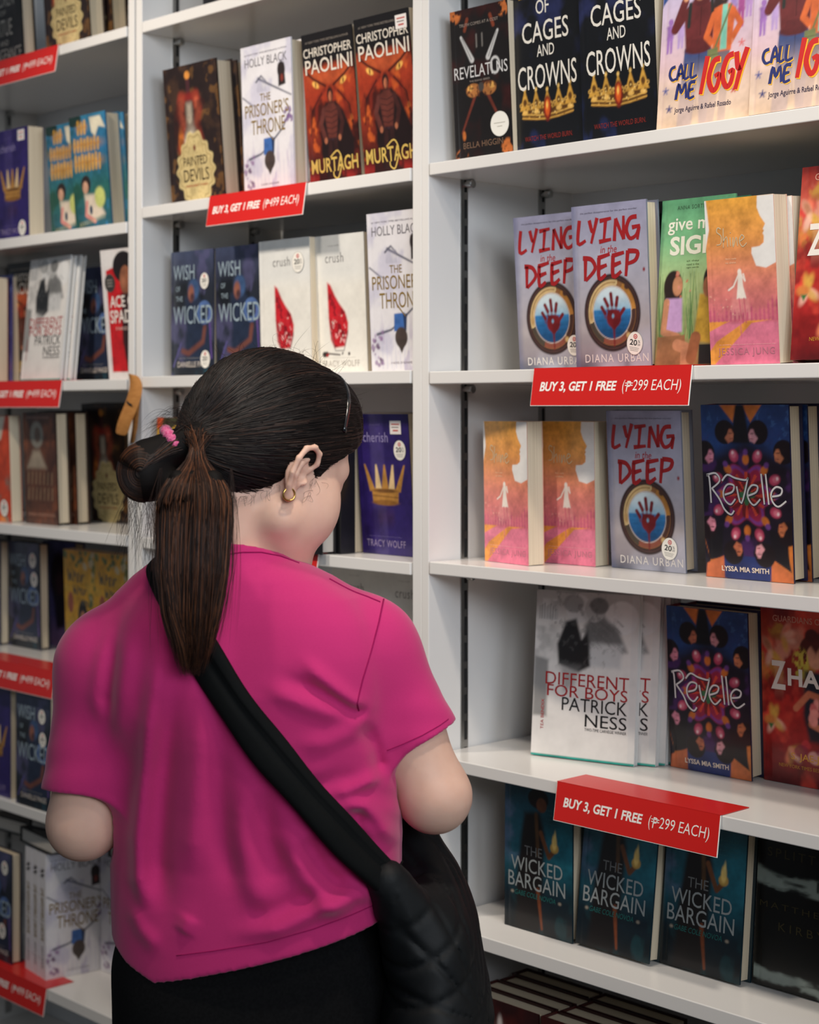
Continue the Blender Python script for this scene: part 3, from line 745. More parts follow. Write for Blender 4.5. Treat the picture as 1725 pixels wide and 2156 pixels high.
def art_different(W, H):
    a = Art(W, H, (226, 222, 217)); g = lambda v: (v, v, v - 1)
    a.mix(sstep(.72, .95, a.y) * .75, g(166)); a.cloud(g(120), 5, 8, 81, .5, .7, .5, mask=sstep(.45, .7, a.y) * sstep(.35, .1, a.x)); a.poly([(0, .24), (.14, .24), (.14, .58), (0, .6)], g(112), soft=.02, k=.8)
    a.poly([(.06, .95), (.22, .95), (.22, .82), (.06, .82)], g(214), k=.6)
    for k in range(9): a.line([(.04 + k * .021, .83), (.04 + k * .021, .9 + .01 * (k % 3))], .006, g(110))
    a.ell(.84, .86, .16, .1, g(224)); a.poly([(.60, .9), (.82, .78), (.9, .66), (.5, .62), (.48, .8)], g(118), soft=.03); a.poly([(.55, .7), (.86, .7), (.84, .56), (.52, .56)], g(200), soft=.03)
    for k in range(40):
        rn = random.Random(k); x = rn.uniform(.5, .82); y = rn.uniform(.68, .85); a.line([(x, y), (x + .05, y - .03)], .005, g(90), k=.6)
    a.ell(.42, .9, .125, .085, g(206)); a.ell(.37, .93, .1, .055, g(130), k=.7); a.ell(.58, .9, .10, .075, g(178)); a.ell(.62, .925, .09, .05, g(96), k=.8); a.line([(.46, .87), (.5, .84)], .03, g(190))
    a.poly([(.3, .82), (.4, .84), (.46, .72), (.52, .77), (.55, .56), (.44, .52), (.24, .56), (.22, .68)], (30, 30, 31), soft=.02); a.poly([(.26, .56), (.46, .56), (.4, .44), (.3, .4)], g(120), soft=.04, k=.6)
    a.cloud(g(90), 22, 26, 85, .52, .62, .4, mask=sstep(.1, .2, a.x) * sstep(.5, .6, a.y) * sstep(.9, .6, a.x))
    red = (168, 32, 34); bk = (24, 24, 25)
    a.text('DIFFERENT', .12, .435, .93, .51, red); a.text('FOR BOYS', .14, .365, .92, .435, red, lay=2); a.text('PATRICK', .29, .285, .92, .365, bk); a.text('NESS', .52, .20, .92, .275, bk); a.text('TWO-TIME CARNEGIE WINNER', .52, .175, .92, .193, bk)
    a.mix((a.y < .013) * 1.0, (40, 150, 136)); a.mix((a.x > .94) * (a.y > .013) * .35, (206, 208, 208)); a.mix(sstep(.004, 0, np.abs(a.x - .945)) * .5, (150, 150, 150))
    a.text('TEA BENDIX', .095, .15, .30, .17, red)
    for i in range(len(a.tv) - len(glyphs('TEA BENDIX')[0]), len(a.tv)):           # the illustrator's name runs up the edge
        x, y, l = a.tv[i]; a.tv[i] = (.115 - (y - .15) * a.A, .16 + (x - .095) / a.A * 1.3, l)
    return a


def art_bargain(W, H):
    a = Art(W, H, (18, 44, 56)); a.grad([(0, (8, 14, 18)), (.25, (12, 30, 40)), (.6, (24, 84, 100)), (1, (24, 66, 84))]); a.cloud((76, 96, 124), 4, 6, 91, .42, .62, .9, mask=sstep(.42, .1, a.x) * sstep(.4, .6, a.y)); a.cloud((20, 60, 66), 6, 4, 95, .5, .65, .6, mask=sstep(.4, .1, a.y))
    a.mix(sstep(.45, .9, a.x) * sstep(.3, .6, a.y) * sstep(1.0, .8, a.y) * .6, (30, 110, 128))
    a.ell(.50, .93, .15, .07, (24, 16, 16)); a.ell(.55, .89, .075, .05, (110, 66, 42)); a.poly([(.3, .82), (.52, .84), (.60, .7), (.58, .4), (.52, .0), (.16, .0), (.2, .45), (.26, .7)], (22, 17, 17), soft=.04)
    a.line([(.47, .82), (.50, .55)], .05, (92, 62, 32), k=.7); a.line([(.54, .70), (.66, .545), (.74, .60)], .055, (104, 62, 34)); a.ell(.74, .615, .06, .035, (186, 148, 74)); a.ell(.74, .655, .035, .055, (222, 190, 110)); a.ell(.75, .70, .012, .03, (236, 214, 140))
    a.line([(.50, .30), (.56, .04)], .055, (110, 56, 30), w1=.03)
    c = (146, 152, 152)
    a.text('THE', .30, .525, .56, .59, (104, 106, 106)); a.text('WICKED', .10, .405, .86, .505, c); a.text('BARGAIN', .06, .29, .90, .395, c); a.text('GABE COLE NOVOA', .16, .235, .76, .27, (34, 100, 96), shear=.2)
    a.ell(.12, .25, .022, .01, (140, 130, 116)); a.ell(.82, .245, .022, .01, (140, 130, 116))
    for k in range(4): a.text('a deal with the devil', .62 + .02 * (k % 2), .86 - k * .03, .9, .873 - k * .03, (52, 108, 120))
    return a


def art_splitter(W, H):
    a = Art(W, H, (9, 10, 10)); n = a.fbm(5, 14, 101)
    for y0, y1, sl in ((.60, .735, -.02), (.02, .13, -.06)):
        t = a.y - sl * a.x; m = sstep(y0, y0 + .03, t + (n - .5) * .12) * sstep(y1, y1 - .03, t + (n - .5) * .08)
        a.mix(m * sstep(.36, .52, a.fbm(3, 12, 105)), (128, 140, 134))
    a.line([(.62, .70), (.62, .65)], .025, (12, 12, 12))
    a.text('SPLITTERED', .10, .805, 1.02 - .04, .86, (60, 52, 26), space=1.4); a.text('MATTHEW J.', .04, .475, .96, .525, (52, 46, 26), space=1.4); a.text('KIRBY', .24, .36, .70, .41, (56, 50, 28), space=1.5)
    return a


def art_painted(W, H):
    a = Art(W, H, (40, 28, 26)); a.cloud((66, 46, 34), 5, 8, 111, .45, .62, .8); a.cloud((120, 84, 44), 9, 14, 113, .58, .64, .55)
    a.line([(.45, .92), (.45, .72)], .07, (74, 40, 44)); a.ell(.45, .925, .05, .03, (206, 136, 62)); a.poly([(.28, .8), (.62, .8), (.66, .74), (.24, .74)], (120, 34, 30), soft=.03)
    for sg in (-1, 1):
        a.line([(.45 + sg * .13, .77), (.45 + sg * .17, .66), (.45 + sg * .11, .56), (.45 + sg * .2, .40)], .12, (150, 58, 40), soft=.05, w1=.10)
        a.line([(.45 + sg * .14, .74), (.45 + sg * .16, .66), (.45 + sg * .12, .58)], .05, (196, 100, 70), soft=.04, k=.8)
    a.poly([(.41, .72), (.49, .72), (.52, .56), (.66, .40), (.27, .40), (.39, .56)], (176, 164, 146), soft=.05); a.poly([(.40, .52), (.5, .54), (.6, .41), (.32, .41)], (226, 214, 196), soft=.05); a.ell(.27, .46, .04, .07, (222, 126, 50), soft=.04)
    a.cloud((60, 26, 22), 7, 10, 115, .48, .60, .55, mask=(np.abs(a.x - .45) < .3) * (a.y > .38) * (a.y < .8))
    an = np.arctan2((a.y - .23) * a.A, (a.x - .5)); rd = np.hypot((a.x - .5), (a.y - .23) * a.A * .98)
    edge = .345 + .022 * np.cos(an * 14) + .03 * np.abs(np.sin(an)) ** 8 * 3
    a.mix(sstep(.012, -.012, rd - edge), (206, 186, 132)); a.mix(sstep(.012, -.004, np.abs(rd - edge + .045) - .006) * .7, (150, 126, 78)); a.cloud((176, 152, 100), 40, 50, 117, .5, .58, .5, mask=(rd < edge - .06))
    a.text('PAINTED', .28, .27, .72, .335, (66, 52, 30)); a.text('DEVILS', .27, .155, .74, .245, (66, 52, 30)); a.text('MARGARET OWEN', .30, .115, .70, .133, (170, 70, 40)); a.ell(.5, .395, .022, .022, (120, 60, 40))
    return a


def art_throne(W, H):
    a = Art(W, H, (224, 222, 226)); a.cloud((196, 194, 212), 4, 6, 121, .45, .65, .8); a.cloud((170, 160, 190), 10, 4, 123, .58, .68, .6, mask=sstep(.45, .1, a.y))
    for p, w in (([(.02, .66), (.2, .6), (.3, .585)], .02), ([(.34, .77), (.55, .72), (.98, .62)], .035), ([(.12, .235), (.36, .26), (.5, .30)], .035), ([(.58, .33), (.8, .41), (.95, .52)], .03), ([(.3, .75), (.4, .785), (.5, .74)], .03)): a.line(p, w, (92, 92, 108), w1=w * .5)
    for k in range(9): a.line([(.33 + .02 * k, .76), (.32 + .021 * k, .68)], .006, (150, 150, 172), k=.8)
    for k in range(10): a.line([(.2 + .075 * k, .2), (.2 + .076 * k, .02)], .01, (176, 178, 206), k=.5)
    a.poly([(.42, .36), (.60, .365), (.585, .245), (.41, .25)], (62, 104, 172)); a.poly([(.57, .36), (.64, .355), (.62, .25), (.585, .245)], (40, 56, 92)); a.ell(.53, .21, .105, .065, (74, 62, 58)); a.poly([(.43, .2), (.63, .2), (.53, .11)], (66, 56, 52)); a.ell(.8, .80, .075, .055, (40, 32, 34)); a.poly([(.74, .84), (.86, .84), (.88, .70), (.74, .69)], (46, 36, 36)); a.ell(.81, .745, .03, .025, (120, 50, 40))
    a.dots(26, 13, .022, [(140, 110, 150), (110, 84, 116), (170, 150, 180)], (.0, .04, .22, .3), .8); a.dots(10, 15, .025, [(120, 90, 140)], (.85, .44, .99, .54), .8)
    a.text('#1 NEW YORK TIMES BESTSELLING AUTHOR', .08, .935, .92, .947, (120, 116, 126)); a.text('HOLLY BLACK', .08, .855, .92, .915, (120, 116, 122))
    g = (134, 108, 46)
    a.text('THE', .37, .615, .58, .665, g); a.text('PRISONER\'S', .06, .515, .93, .605, g); a.text('THRONE', .18, .395, .85, .495, g); a.brush([[(.45, .9), (.6, .2), (.8, -.6)]], .3, .37, .7, .42, .02, g)
    a.text('A NOVEL OF ELFHAME', .34, .045, .70, .06, (150, 140, 150))
    a.spine = (('THE PRISONER\'S THRONE', .30, .72, .25, .75, (134, 108, 46)), ('HOLLY BLACK', .08, .26, .35, .65, (120, 116, 122)), ('#', .80, .88, .2, .8, (40, 34, 36)))
    return a


def art_murtagh(W, H):
    a = Art(W, H, (84, 24, 16)); a.grad([(0, (26, 12, 13)), (.15, (70, 22, 18)), (.4, (132, 44, 22)), (.6, (150, 50, 26)), (.76, (168, 66, 34)), (.8, (40, 22, 21)), (1, (20, 17, 19))]); a.cloud((44, 14, 13), 4, 6, 131, .42, .58, .9); a.cloud((206, 96, 38), 6, 8, 133, .56, .68, .7, mask=sstep(.78, .6, a.y) * sstep(.1, .3, np.abs(a.x - .5) + .08))
    a.mix(sstep(.79, .825, a.y), (22, 19, 21))
    for sg in (-1, 1):
        a.ell(.5 + sg * .24, .70, .15, .05, (186, 84, 44), soft=.05, rot=sg * .4); a.line([(.5 + sg * .08, .645), (.5 + sg * .3, .70), (.5 + sg * .46, .76)], .035, (58, 16, 13), soft=.02); a.ell(.5 + sg * .27, .662, .07, .018, (232, 176, 86), rot=sg * .55); a.ell(.5 + sg * .27, .662, .012, .018, (60, 20, 14))
        a.line([(.5 + sg * .1, .62), (.5 + sg * .26, .56), (.5 + sg * .30, .44)], .05, (120, 36, 22), soft=.03); a.line([(.5 + sg * .16, .60), (.5 + sg * .36, .50), (.5 + sg * .42, .34)], .02, (54, 16, 13), soft=.015)
    a.ell(.5, .71, .12, .055, (176, 78, 42), soft=.04); bl = (30, 17, 17)
    a.ell(.5, .585, .06, .05, bl, soft=.02); a.ell(.5, .57, .032, .034, (176, 104, 72)); a.ell(.52, .565, .014, .03, (110, 60, 44), soft=.015)
    a.poly([(.40, .54), (.60, .54), (.74, .47), (.92, .28), (.88, .12), (.7, .16), (.62, .05), (.36, .05), (.26, .22), (.30, .44)], bl, soft=.03); a.poly([(.36, .50), (.46, .53), (.56, .53), (.64, .48), (.58, .30), (.42, .30)], (96, 46, 38), soft=.025)
    for k in range(5): a.line([(.39, .485 - k * .036), (.5, .47 - k * .036), (.61, .485 - k * .036)], .009, (48, 22, 21), soft=.01)
    a.line([(.36, .49), (.29, .40), (.36, .30)], .075, (92, 46, 40), soft=.02); a.line([(.64, .49), (.71, .40), (.65, .31)], .07, (66, 32, 29), soft=.02); a.ell(.37, .29, .03, .02, (176, 108, 78)); a.ell(.64, .30, .028, .02, (160, 98, 70)); a.line([(.42, .295), (.58, .29)], .025, (60, 40, 50))
    for sg in (-1, 1): a.line([(.5 + sg * .05, .28), (.5 + sg * .08, .06)], .08, (50, 26, 25), soft=.02)
    a.cloud((150, 34, 30), 3, 3, 137, .5, .6, .7, mask=sstep(.12, .04, a.y)); a.cloud((226, 130, 56), 9, 12, 139, .60, .68, .5, mask=sstep(.55, .3, a.y) * sstep(.2, .4, np.abs(a.x - .5)))
    a.text('#1 NEW YORK TIMES BESTSELLING AUTHOR', .08, .935, .92, .95, (150, 140, 130)); s_ = (222, 214, 200)
    a.text('CHRISTOPHER', .03, .845, .97, .905, s_, bold=.008); a.text('PAOLINI', .05, .735, .97, .83, s_, bold=.008)
    a.text('MURTAGH', .05, .085, .96, .18, (206, 176, 92), bold=.012); a.brush([[(.3, 1.0), (.62, 1.35), (.78, .7), (.6, -.3), (.42, -.2), (.40, .1)]], .3, .075, .75, .18, .022, (206, 176, 92), 1, .1)
    return a


def art_wicked(W, H):
    a = Art(W, H, (34, 38, 50)); a.grad([(0, (24, 29, 36)), (.3, (38, 42, 56)), (.7, (34, 38, 48)), (.9, (58, 64, 88)), (1, (62, 70, 96))]); a.cloud((82, 80, 116), 4, 6, 141, .52, .68, .7); a.cloud((30, 64, 76), 6, 3, 143, .5, .62, .7, mask=sstep(.35, .1, a.y)); a.cloud((14, 16, 20), 4, 4, 147, .45, .6, .8, mask=sstep(.4, .6, a.y) * sstep(.85, .7, a.y))
    a.poly([(.34, .62), (.6, .68), (.86, .5), (.96, .1), (.3, .1), (.38, .4)], (34, 44, 66), soft=.06); a.ell(.54, .69, .13, .085, (58, 84, 124), soft=.03); a.ell(.48, .66, .07, .065, (140, 86, 68), soft=.025); a.ell(.51, .63, .05, .03, (70, 44, 46), soft=.03); a.line([(.80, .38), (.76, .27), (.42, .18), (.28, .2)], .075, (112, 66, 56), soft=.03); a.line([(.9, .5), (.96, .14)], .04, (96, 70, 140), k=.8); a.line([(.06, .08), (.24, .26)], .03, (96, 88, 150), k=.8)
    c = (150, 168, 178)
    a.text('WISH', .06, .77, .56, .89, c); a.text('OF', .12, .68, .22, .72, c); a.text('THE', .12, .60, .28, .64, c); a.text('WICKED', .06, .415, .98, .56, c); a.ring(.79, .50, .10, .17, (92, 124, 184), .7); a.text('DANIELLE PAIGE', .16, .07, .90, .115, (200, 190, 180), bold=.01); a.text('NEW YORK TIMES BESTSELLING AUTHOR', .2, .135, .78, .147, (140, 140, 140))
    return a


def art_crush(W, H):
    a = Art(W, H, (228, 225, 216)); a.mix(sstep(.6, .75, a.y) * .35, (206, 212, 216))
    V = [(.3, .66), (.36, .64), (.44, .56), (.52, .5), (.62, .44), (.67, .36), (.66, .28), (.60, .19), (.40, .18), (.34, .24), (.31, .4)]
    a.poly(V, (190, 30, 40), soft=.02); m = sstep(.48, .56, a.fbm(14, 18, 151)); ins = (a.c[..., 1] < lin((0, 90, 0))[1])
    a.mix(m * ins * .85, (128, 16, 28)); a.mix(sstep(.56, .62, a.fbm(20, 26, 153)) * ins * sstep(.45, .25, a.y), (226, 150, 150)); a.dots(10, 17, .012, [(226, 206, 196)], (.36, .22, .6, .42), .9)
    a.line([(.34, .3), (.42, .16), (.58, .16), (.66, .3)], .012, (110, 104, 104)); a.ell(.22, .135, .05, .02, (30, 26, 28)); a.line([(.3, .14), (.5, .13)], .02, (70, 60, 60)); a.dots(5, 19, .02, [(150, 30, 36), (60, 50, 50)], (.2, .11, .8, .16))
    a.text('tracy wolff', .34, .915, .54, .93, (176, 174, 170)); a.text('crush', .28, .80, .62, .87, (140, 138, 136), space=1.1); a.text('TRACY WOLFF', .16, .045, .86, .09, (176, 170, 160), space=1.1); a.text('a #1 new york times bestselling author', .2, .105, .8, .113, (190, 186, 178))
    return a


def art_cherish(W, H):
    a = Art(W, H, (44, 30, 96)); a.mix(sstep(.16, .1, np.abs(a.x - .38)) * .35, (84, 72, 130)); a.cloud((34, 18, 70), 3, 4, 161, .45, .7, .6)
    g = (178, 128, 60); l = (220, 190, 140)
    for k, (x0, x1, w) in enumerate(((.12, .26, .07), (.34, .38, .08), (.5, .5, .09), (.66, .62, .08), (.88, .74, .07))):
        a.poly([(x0 - .012, .64), (x0 + .015, .64), (x1 + w * .8, .45), (x1 - w * .8, .45)], l if k in (1, 3) else g)
    a.poly([(.24, .47), (.76, .47), (.74, .37), (.26, .37)], g); a.ell(.5, .37, .24, .02, (140, 94, 40)); a.ell(.5, .455, .24, .014, (112, 74, 34)); a.line([(.26, .42), (.74, .41)], .012, (110, 70, 30)); a.mix(sstep(.1, .0, np.abs(a.y - .27)) * sstep(.2, .1, np.abs(a.x - .5)) * .4, (70, 40, 70))
    a.text('tracy wolff', .26, .915, .46, .93, (120, 110, 160)); a.text('cherish', .12, .80, .60, .87, (150, 140, 186), space=1.05); a.text('a #1 new york times bestselling author', .14, .125, .78, .133, (120, 110, 160)); a.text('TRACY WOLFF', .10, .055, .84, .105, (150, 136, 170), space=1.1)
    return a


def art_teal(W, H):
    a = Art(W, H, (40, 92, 112)); a.grad([(0, (44, 92, 112)), (.35, (44, 104, 96)), (.7, (40, 100, 140)), (1, (48, 116, 150))]); a.cloud((30, 70, 52), 4, 6, 171, .45, .62, .8, mask=sstep(.6, .1, a.x)); a.cloud((60, 130, 180), 8, 5, 173, .55, .65, .7, mask=sstep(.4, .8, a.x)); a.ell(.14, .97, .2, .06, (26, 50, 46))
    a.poly([(.56, .97), (.86, .97), (.98, .86), (.8, .88), (.7, .80), (.6, .84)], (220, 212, 188), soft=.02)
    g = (206, 146, 44)
    for y0, y1, x0, x1 in ((.84, .95, .2, .48), (.69, .80, .08, .82), (.52, .66, .08, .84)):
        a.ell((x0 + x1) / 2, (y0 + y1) / 2, (x1 - x0) / 2, (y1 - y0) * .42, g, soft=.06, k=.55)
        n = int((x1 - x0) / .085)
        for k in range(n):
            x = x0 + (k + .3) * (x1 - x0) / n; a.line([(x, y0), (x + .012, y1 - .015 * (k % 2))], .034, (226, 168, 56)); a.line([(x, (y0 + y1) / 2), (x + .05, (y0 + y1) / 2 + .01 * (k % 3 - 1))], .018, (190, 124, 36))
    for cx, cy, s in ((.34, .34, .9), (.5, .40, 1.1)):
        pass
    a.ell(.36, .40, .13, .075, (44, 34, 32)); a.ell(.34, .37, .075, .055, (206, 158, 130)); a.poly([(.3, .31), (.62, .3), (.84, .12), (.5, .08), (.34, .14)], (222, 206, 186), soft=.04); a.ell(.72, .27, .14, .09, (200, 206, 118), soft=.03); a.line([(.36, .24), (.32, .13), (.55, .07)], .07, (214, 140, 132)); a.ell(.46, .17, .04, .04, (40, 60, 84))
    rn = random.Random(8)
    for k in range(14): a.line([(.14 + k * .052, .035 + k * .004), (.14 + k * .052, .065 + k * .004)], .014, (196, 190, 150))
    return a


def art_virtue(W, H):
    a = Art(W, H, (24, 22, 23)); a.cloud((44, 40, 42), 4, 6, 181, .5, .7, .7); c = (150, 148, 142)
    for t, x0, x1, y0, y1 in (('CHILDREN', .08, .80, .50, .62), ('OF', .38, .56, .43, .47), ('VIRTUE', .14, .72, .25, .39), ('AND', .36, .60, .17, .215), ('VENGEANCE', .06, .94, .04, .145)): a.text(t, x0, y0, x1, y1, c)
    a.ell(.5, .84, .22, .13, (52, 46, 46), soft=.08); return a


def art_ace(W, H):
    a = Art(W, H, (226, 220, 218)); a.poly([(.12, .84), (.3, .86), (1, .86), (1, .06), (.12, .06)], (196, 26, 32)); a.cloud((236, 234, 232), 4, 5, 191, .4, .6, .5, mask=sstep(.84, .9, a.y))
    a.ell(.62, .86, .30, .12, (30, 22, 22)); a.ell(.80, .78, .2, .10, (30, 22, 22)); a.ell(.66, .755, .17, .115, (150, 94, 66)); a.ell(.58, .75, .05, .05, (176, 112, 80), soft=.03); a.poly([(.5, .66), (.86, .66), (.9, .3), (1, .05), (.55, .05), (.46, .3)], (52, 28, 28), soft=.04)
    a.text('ACE OF', .18, .555, .95, .645, (236, 228, 220), bold=.02); a.text('SPADES', .16, .435, .97, .535, (236, 228, 220), bold=.02); a.text('FARIDAH', .3, .38, .8, .405, (220, 190, 180)); return a


def art_brown(W, H):
    a = Art(W, H, (84, 50, 36)); a.cloud((120, 66, 40), 3, 4, 201, .45, .65, .8); a.cloud((50, 30, 26), 4, 5, 203, .5, .65, .7); a.ell(.42, .80, .2, .12, (126, 122, 112), soft=.03); a.ell(.44, .8, .09, .07, (92, 74, 62)); a.poly([(.3, .66), (.5, .66), (.7, .5), (.1, .5)], (150, 136, 118), soft=.06)
    rn = random.Random(3)
    for y in (.36, .22):
        for k in range(7): x = .12 + k * .12; a.line([(x, y), (x + .02, y + .1)], .03, (140, 116, 88), k=.8)
    a.text('SARAH UNDERWOOD', .1, .07, .92, .1, (176, 130, 110)); a.mix(sstep(.02, .0, np.abs(a.y - .955)) * (np.abs(a.x - .45) < .35) * .6, (150, 110, 100)); return a


def art_orange(W, H):
    a = Art(W, H, (196, 66, 34)); a.poly([(0, 1), (.9, 1), (.75, .78), (.4, .7), (0, .74)], (206, 196, 178), soft=.03); a.ell(.4, .9, .2, .05, (206, 136, 60)); a.poly([(0, .72), (.7, .72), (.62, .6), (0, .6)], (170, 110, 96)); a.poly([(.1, .6), (.55, .6), (.6, .42), (.05, .42)], (110, 120, 124), soft=.03); a.cloud((90, 120, 108), 5, 5, 211, .5, .6, .8, mask=sstep(.5, .3, a.y)); a.cloud((226, 130, 50), 5, 5, 213, .55, .65, .8, mask=sstep(.4, .2, a.y)); return a


def art_yellow(W, H):
    a = Art(W, H, (216, 168, 44)); a.cloud((196, 176, 80), 3, 4, 221, .5, .7, .6); a.dots(20, 3, .05, [(74, 112, 60), (110, 140, 80), (200, 196, 160)], (0, .84, 1, .99), .9); a.dots(9, 5, .06, [(74, 112, 60), (196, 190, 150)], (.82, .5, 1, .9), .8)
    c = (88, 92, 84)
    W1 = [[(.0, 1), (.05, 0), (.12, .7), (.2, 0), (.24, 1)], [(.34, 0), (.4, .9), (.44, .5), (.36, .4)], [(.56, .1), (.66, .6), (.54, .6), (.6, .0), (.7, .2)], [(.78, .6), (.8, 0), (.9, .6), (1, .5)]]
    a.brush(W1, .14, .70, .66, .82, .03, c, 1, .3); a.brush(W1, .3, .58, .72, .67, .026, c, 1, .3); a.brush(W1[:3], .55, .48, .85, .545, .022, c, 1, .3)
    a.ell(.2, .5, .09, .1, (170, 96, 70)); a.ell(.58, .36, .15, .17, (32, 26, 26)); a.ell(.58, .31, .095, .12, (206, 146, 104)); a.poly([(.4, .2), (.8, .2), (.9, 0), (.3, 0)], (170, 90, 60), soft=.04); a.ell(.24, .08, .14, .12, (150, 110, 90)); return a


def art_violet(W, H):
    a = Art(W, H, (70, 72, 124)); a.grad([(0, (150, 112, 150)), (.3, (84, 76, 130)), (1, (62, 68, 118))]); a.cloud((96, 104, 160), 4, 6, 231, .5, .65, .7); a.ell(.5, .66, .27, .24, (38, 26, 32), soft=.06); a.ell(.52, .6, .12, .12, (60, 38, 44), soft=.03); a.poly([(.3, .5), (.74, .5), (.66, .2), (.42, .16)], (34, 26, 40), soft=.06); return a


def art_portrait(W, H):
    a = Art(W, H, (176, 134, 40)); a.ell(.14, .96, .2, .06, (214, 86, 46)); a.ell(.34, .93, .22, .12, (64, 62, 42), soft=.03); a.ell(.18, .80, .13, .14, (206, 170, 140)); a.ell(.5, .8, .24, .14, (190, 146, 46)); a.ell(.44, .62, .16, .12, (214, 158, 140)); a.ell(.2, .5, .14, .16, (70, 66, 48)); a.ell(.8, .94, .12, .05, (226, 206, 140)); a.ell(.7, .72, .1, .09, (70, 66, 36)); a.ell(.9, .82, .08, .05, (226, 124, 60)); a.cloud((196, 110, 70), 5, 6, 241, .5, .6, .6, mask=sstep(.5, .2, a.y)); return a


def art_darkred(W, H):
    a = Art(W, H, (42, 14, 14)); a.cloud((70, 20, 18), 3, 4, 251, .45, .65, .7); a.ell(.5, .72, .1, .14, (120, 90, 84), soft=.05); a.ell(.5, .86, .03, .05, (190, 180, 176), soft=.02); return a


def art_plain_red(W, H):
    a = Art(W, H, (120, 44, 34)); a.cloud((170, 70, 44), 3, 4, 261, .45, .65, .7); a.text('A NOVEL', .2, .5, .8, .56, (220, 180, 150)); return a


def art_dark(W, H):
    a = Art(W, H, (22, 22, 24)); a.cloud((40, 40, 44), 4, 5, 271, .5, .65, .7); return a


#        key: width, height, thickness, binding, case colour, spine colour, pale pages, art
TITLES = {
    'revelations': (.1155, .222, .026, 'paper', (26, 22, 22), None, False, art_revelations),
    'cages': (.130, .235, .030, 'paper', (20, 21, 26), None, False, art_cages),
    'iggy': (.1465, .226, .018, 'hard', (58, 76, 120), None, True, art_iggy),
    'lying': (.131, .224, .027, 'hard', (120, 124, 140), (96, 100, 116), False, art_lying),
    'sign': (.119, .222, .026, 'hard', (104, 170, 124), None, False, art_sign),
    'shine': (.1035, .208, .029, 'paper', (226, 180, 160), None, False, art_shine),
    'zhara': (.150, .240, .034, 'hard', (120, 22, 22), None, False, art_zhara),
    'revelle': (.139, .232, .032, 'hard', (30, 30, 66), (120, 40, 60), False, art_revelle),
    'different': (.166, .243, .012, 'hard', (226, 226, 224), None, True, art_different),
    'bargain': (.131, .209, .026, 'hard', (18, 42, 52), None, False, art_bargain),
    'splitter': (.150, .210, .030, 'hard', (10, 10, 10), None, False, art_splitter),
    'painted': (.155, .240, .036, 'hard', (40, 28, 26), None, False, art_painted),
    'throne': (.132, .247, .030, 'hard', (224, 222, 226), None, False, art_throne),
    'murtagh': (.1245, .247, .034, 'paper', (26, 20, 22), None, False, art_murtagh),
    'wicked': (.1245, .222, .024, 'hard', (34, 38, 56), None, False, art_wicked),
    'crush': (.131, .223, .034, 'paper', (226, 222, 214), None, False, art_crush),
    'cherish': (.120, .223, .036, 'paper', (44, 30, 96), None, False, art_cherish),
    'teal': (.122, .216, .034, 'hard', (36, 88, 120), None, False, art_teal),
    'virtue': (.135, .235, .030, 'hard', (24, 22, 23), None, False, art_virtue),
    'ace': (.117, .243, .030, 'paper', (226, 220, 218), None, False, art_ace),
    'brown': (.120, .222, .030, 'hard', (52, 34, 28), None, False, art_brown),
    'orange': (.125, .215, .026, 'paper', (196, 66, 34), None, False, art_orange),
    'yellow': (.115, .215, .026, 'paper', (216, 180, 70), None, False, art_yellow),
    'violet': (.125, .222, .026, 'hard', (66, 66, 118), None, False, art_violet),
    'portrait': (.130, .215, .026, 'paper', (190, 120, 70), None, False, art_portrait),
    'darkred': (.150, .225, .034, 'hard', (44, 12, 14), (60, 14, 16), False, art_darkred),
    'plainred': (.125, .215, .028, 'paper', (140, 50, 40), None, False, art_plain_red),
    'dark': (.140, .225, .030, 'hard', (22, 22, 24), None, True, art_dark),
}
_book_mesh = {}


def book_meshes(key):
    if key not in _book_mesh:
        W, H, T, kind, case, sp, pale, fn = TITLES[key]
        _book_mesh[key] = (cover_mesh('cover', fn(W, H), T, kind, case, sp), pages_mesh(W, H, T, kind, pale))
    return _book_mesh[key]


def book(key, x, y, z, label, group=None, lean=0.0, yaw=0.0, roll=0.0, stickers=(), flat=None):
    """One book standing with its front towards the shop; (x, y, z) is its bottom left front corner."""
    W, H, T, kind = TITLES[key][:4]
    name = 'hardcover_book' if kind == 'hard' else 'paperback_book'
    rot = Euler((R(-lean), R(-roll), R(yaw)), 'XYZ') if flat is None else Euler(flat)
    if flat is None and lean > 0: z += T * math.sin(R(lean))          # it rests on its back lower edge
    r = link(name, None, None, (x, y, z), rot)
    r.empty_display_size = 0.02
    tag(r, label, 'book', group)
    cm, pm = book_meshes(key)
    link('cover', cm, r); link('page_block', pm, r)
    for (kind_, u, v, s, rt) in stickers:
        st = link('discount_sticker' if kind_ == 'sale' else 'price_sticker' if kind_ == 'price' else 'round_sticker', STICK[kind_], r, (u * W, -0.0012, v * H), (0, R(rt), 0))
        st.scale = (s, 1, s)
    return r

# ------------------------------------------------------------------ books on the shelves
def place(key, shelf, px, label, set_=None, py=None, dx=0.0, dy=0.0, **kw):
    """Stand a book on a shelf: px is where its bottom left corner shows, set_ its distance behind the shelf edge (or py, where that corner meets the shelf top)."""
    z = SH[shelf]
    p = at_height(px, py, z) if py is not None else at_plane(px, HZ, Y0 + set_)
    x, y = p[0] + dx, p[1] + dy
    if abs(kw.get('yaw', 0)) < 5:
        b0, b1 = BAYS[shelf[0]][:2]
        x = max(min(x, b1 - TITLES[key][0] - .002), b0 + .002)
    return book(key, x, y, z + 0.0005, label, **kw)


SALE_LOW = (('sale', .80, .12, 1.0, 8),)
G = 'books on the white shelves'
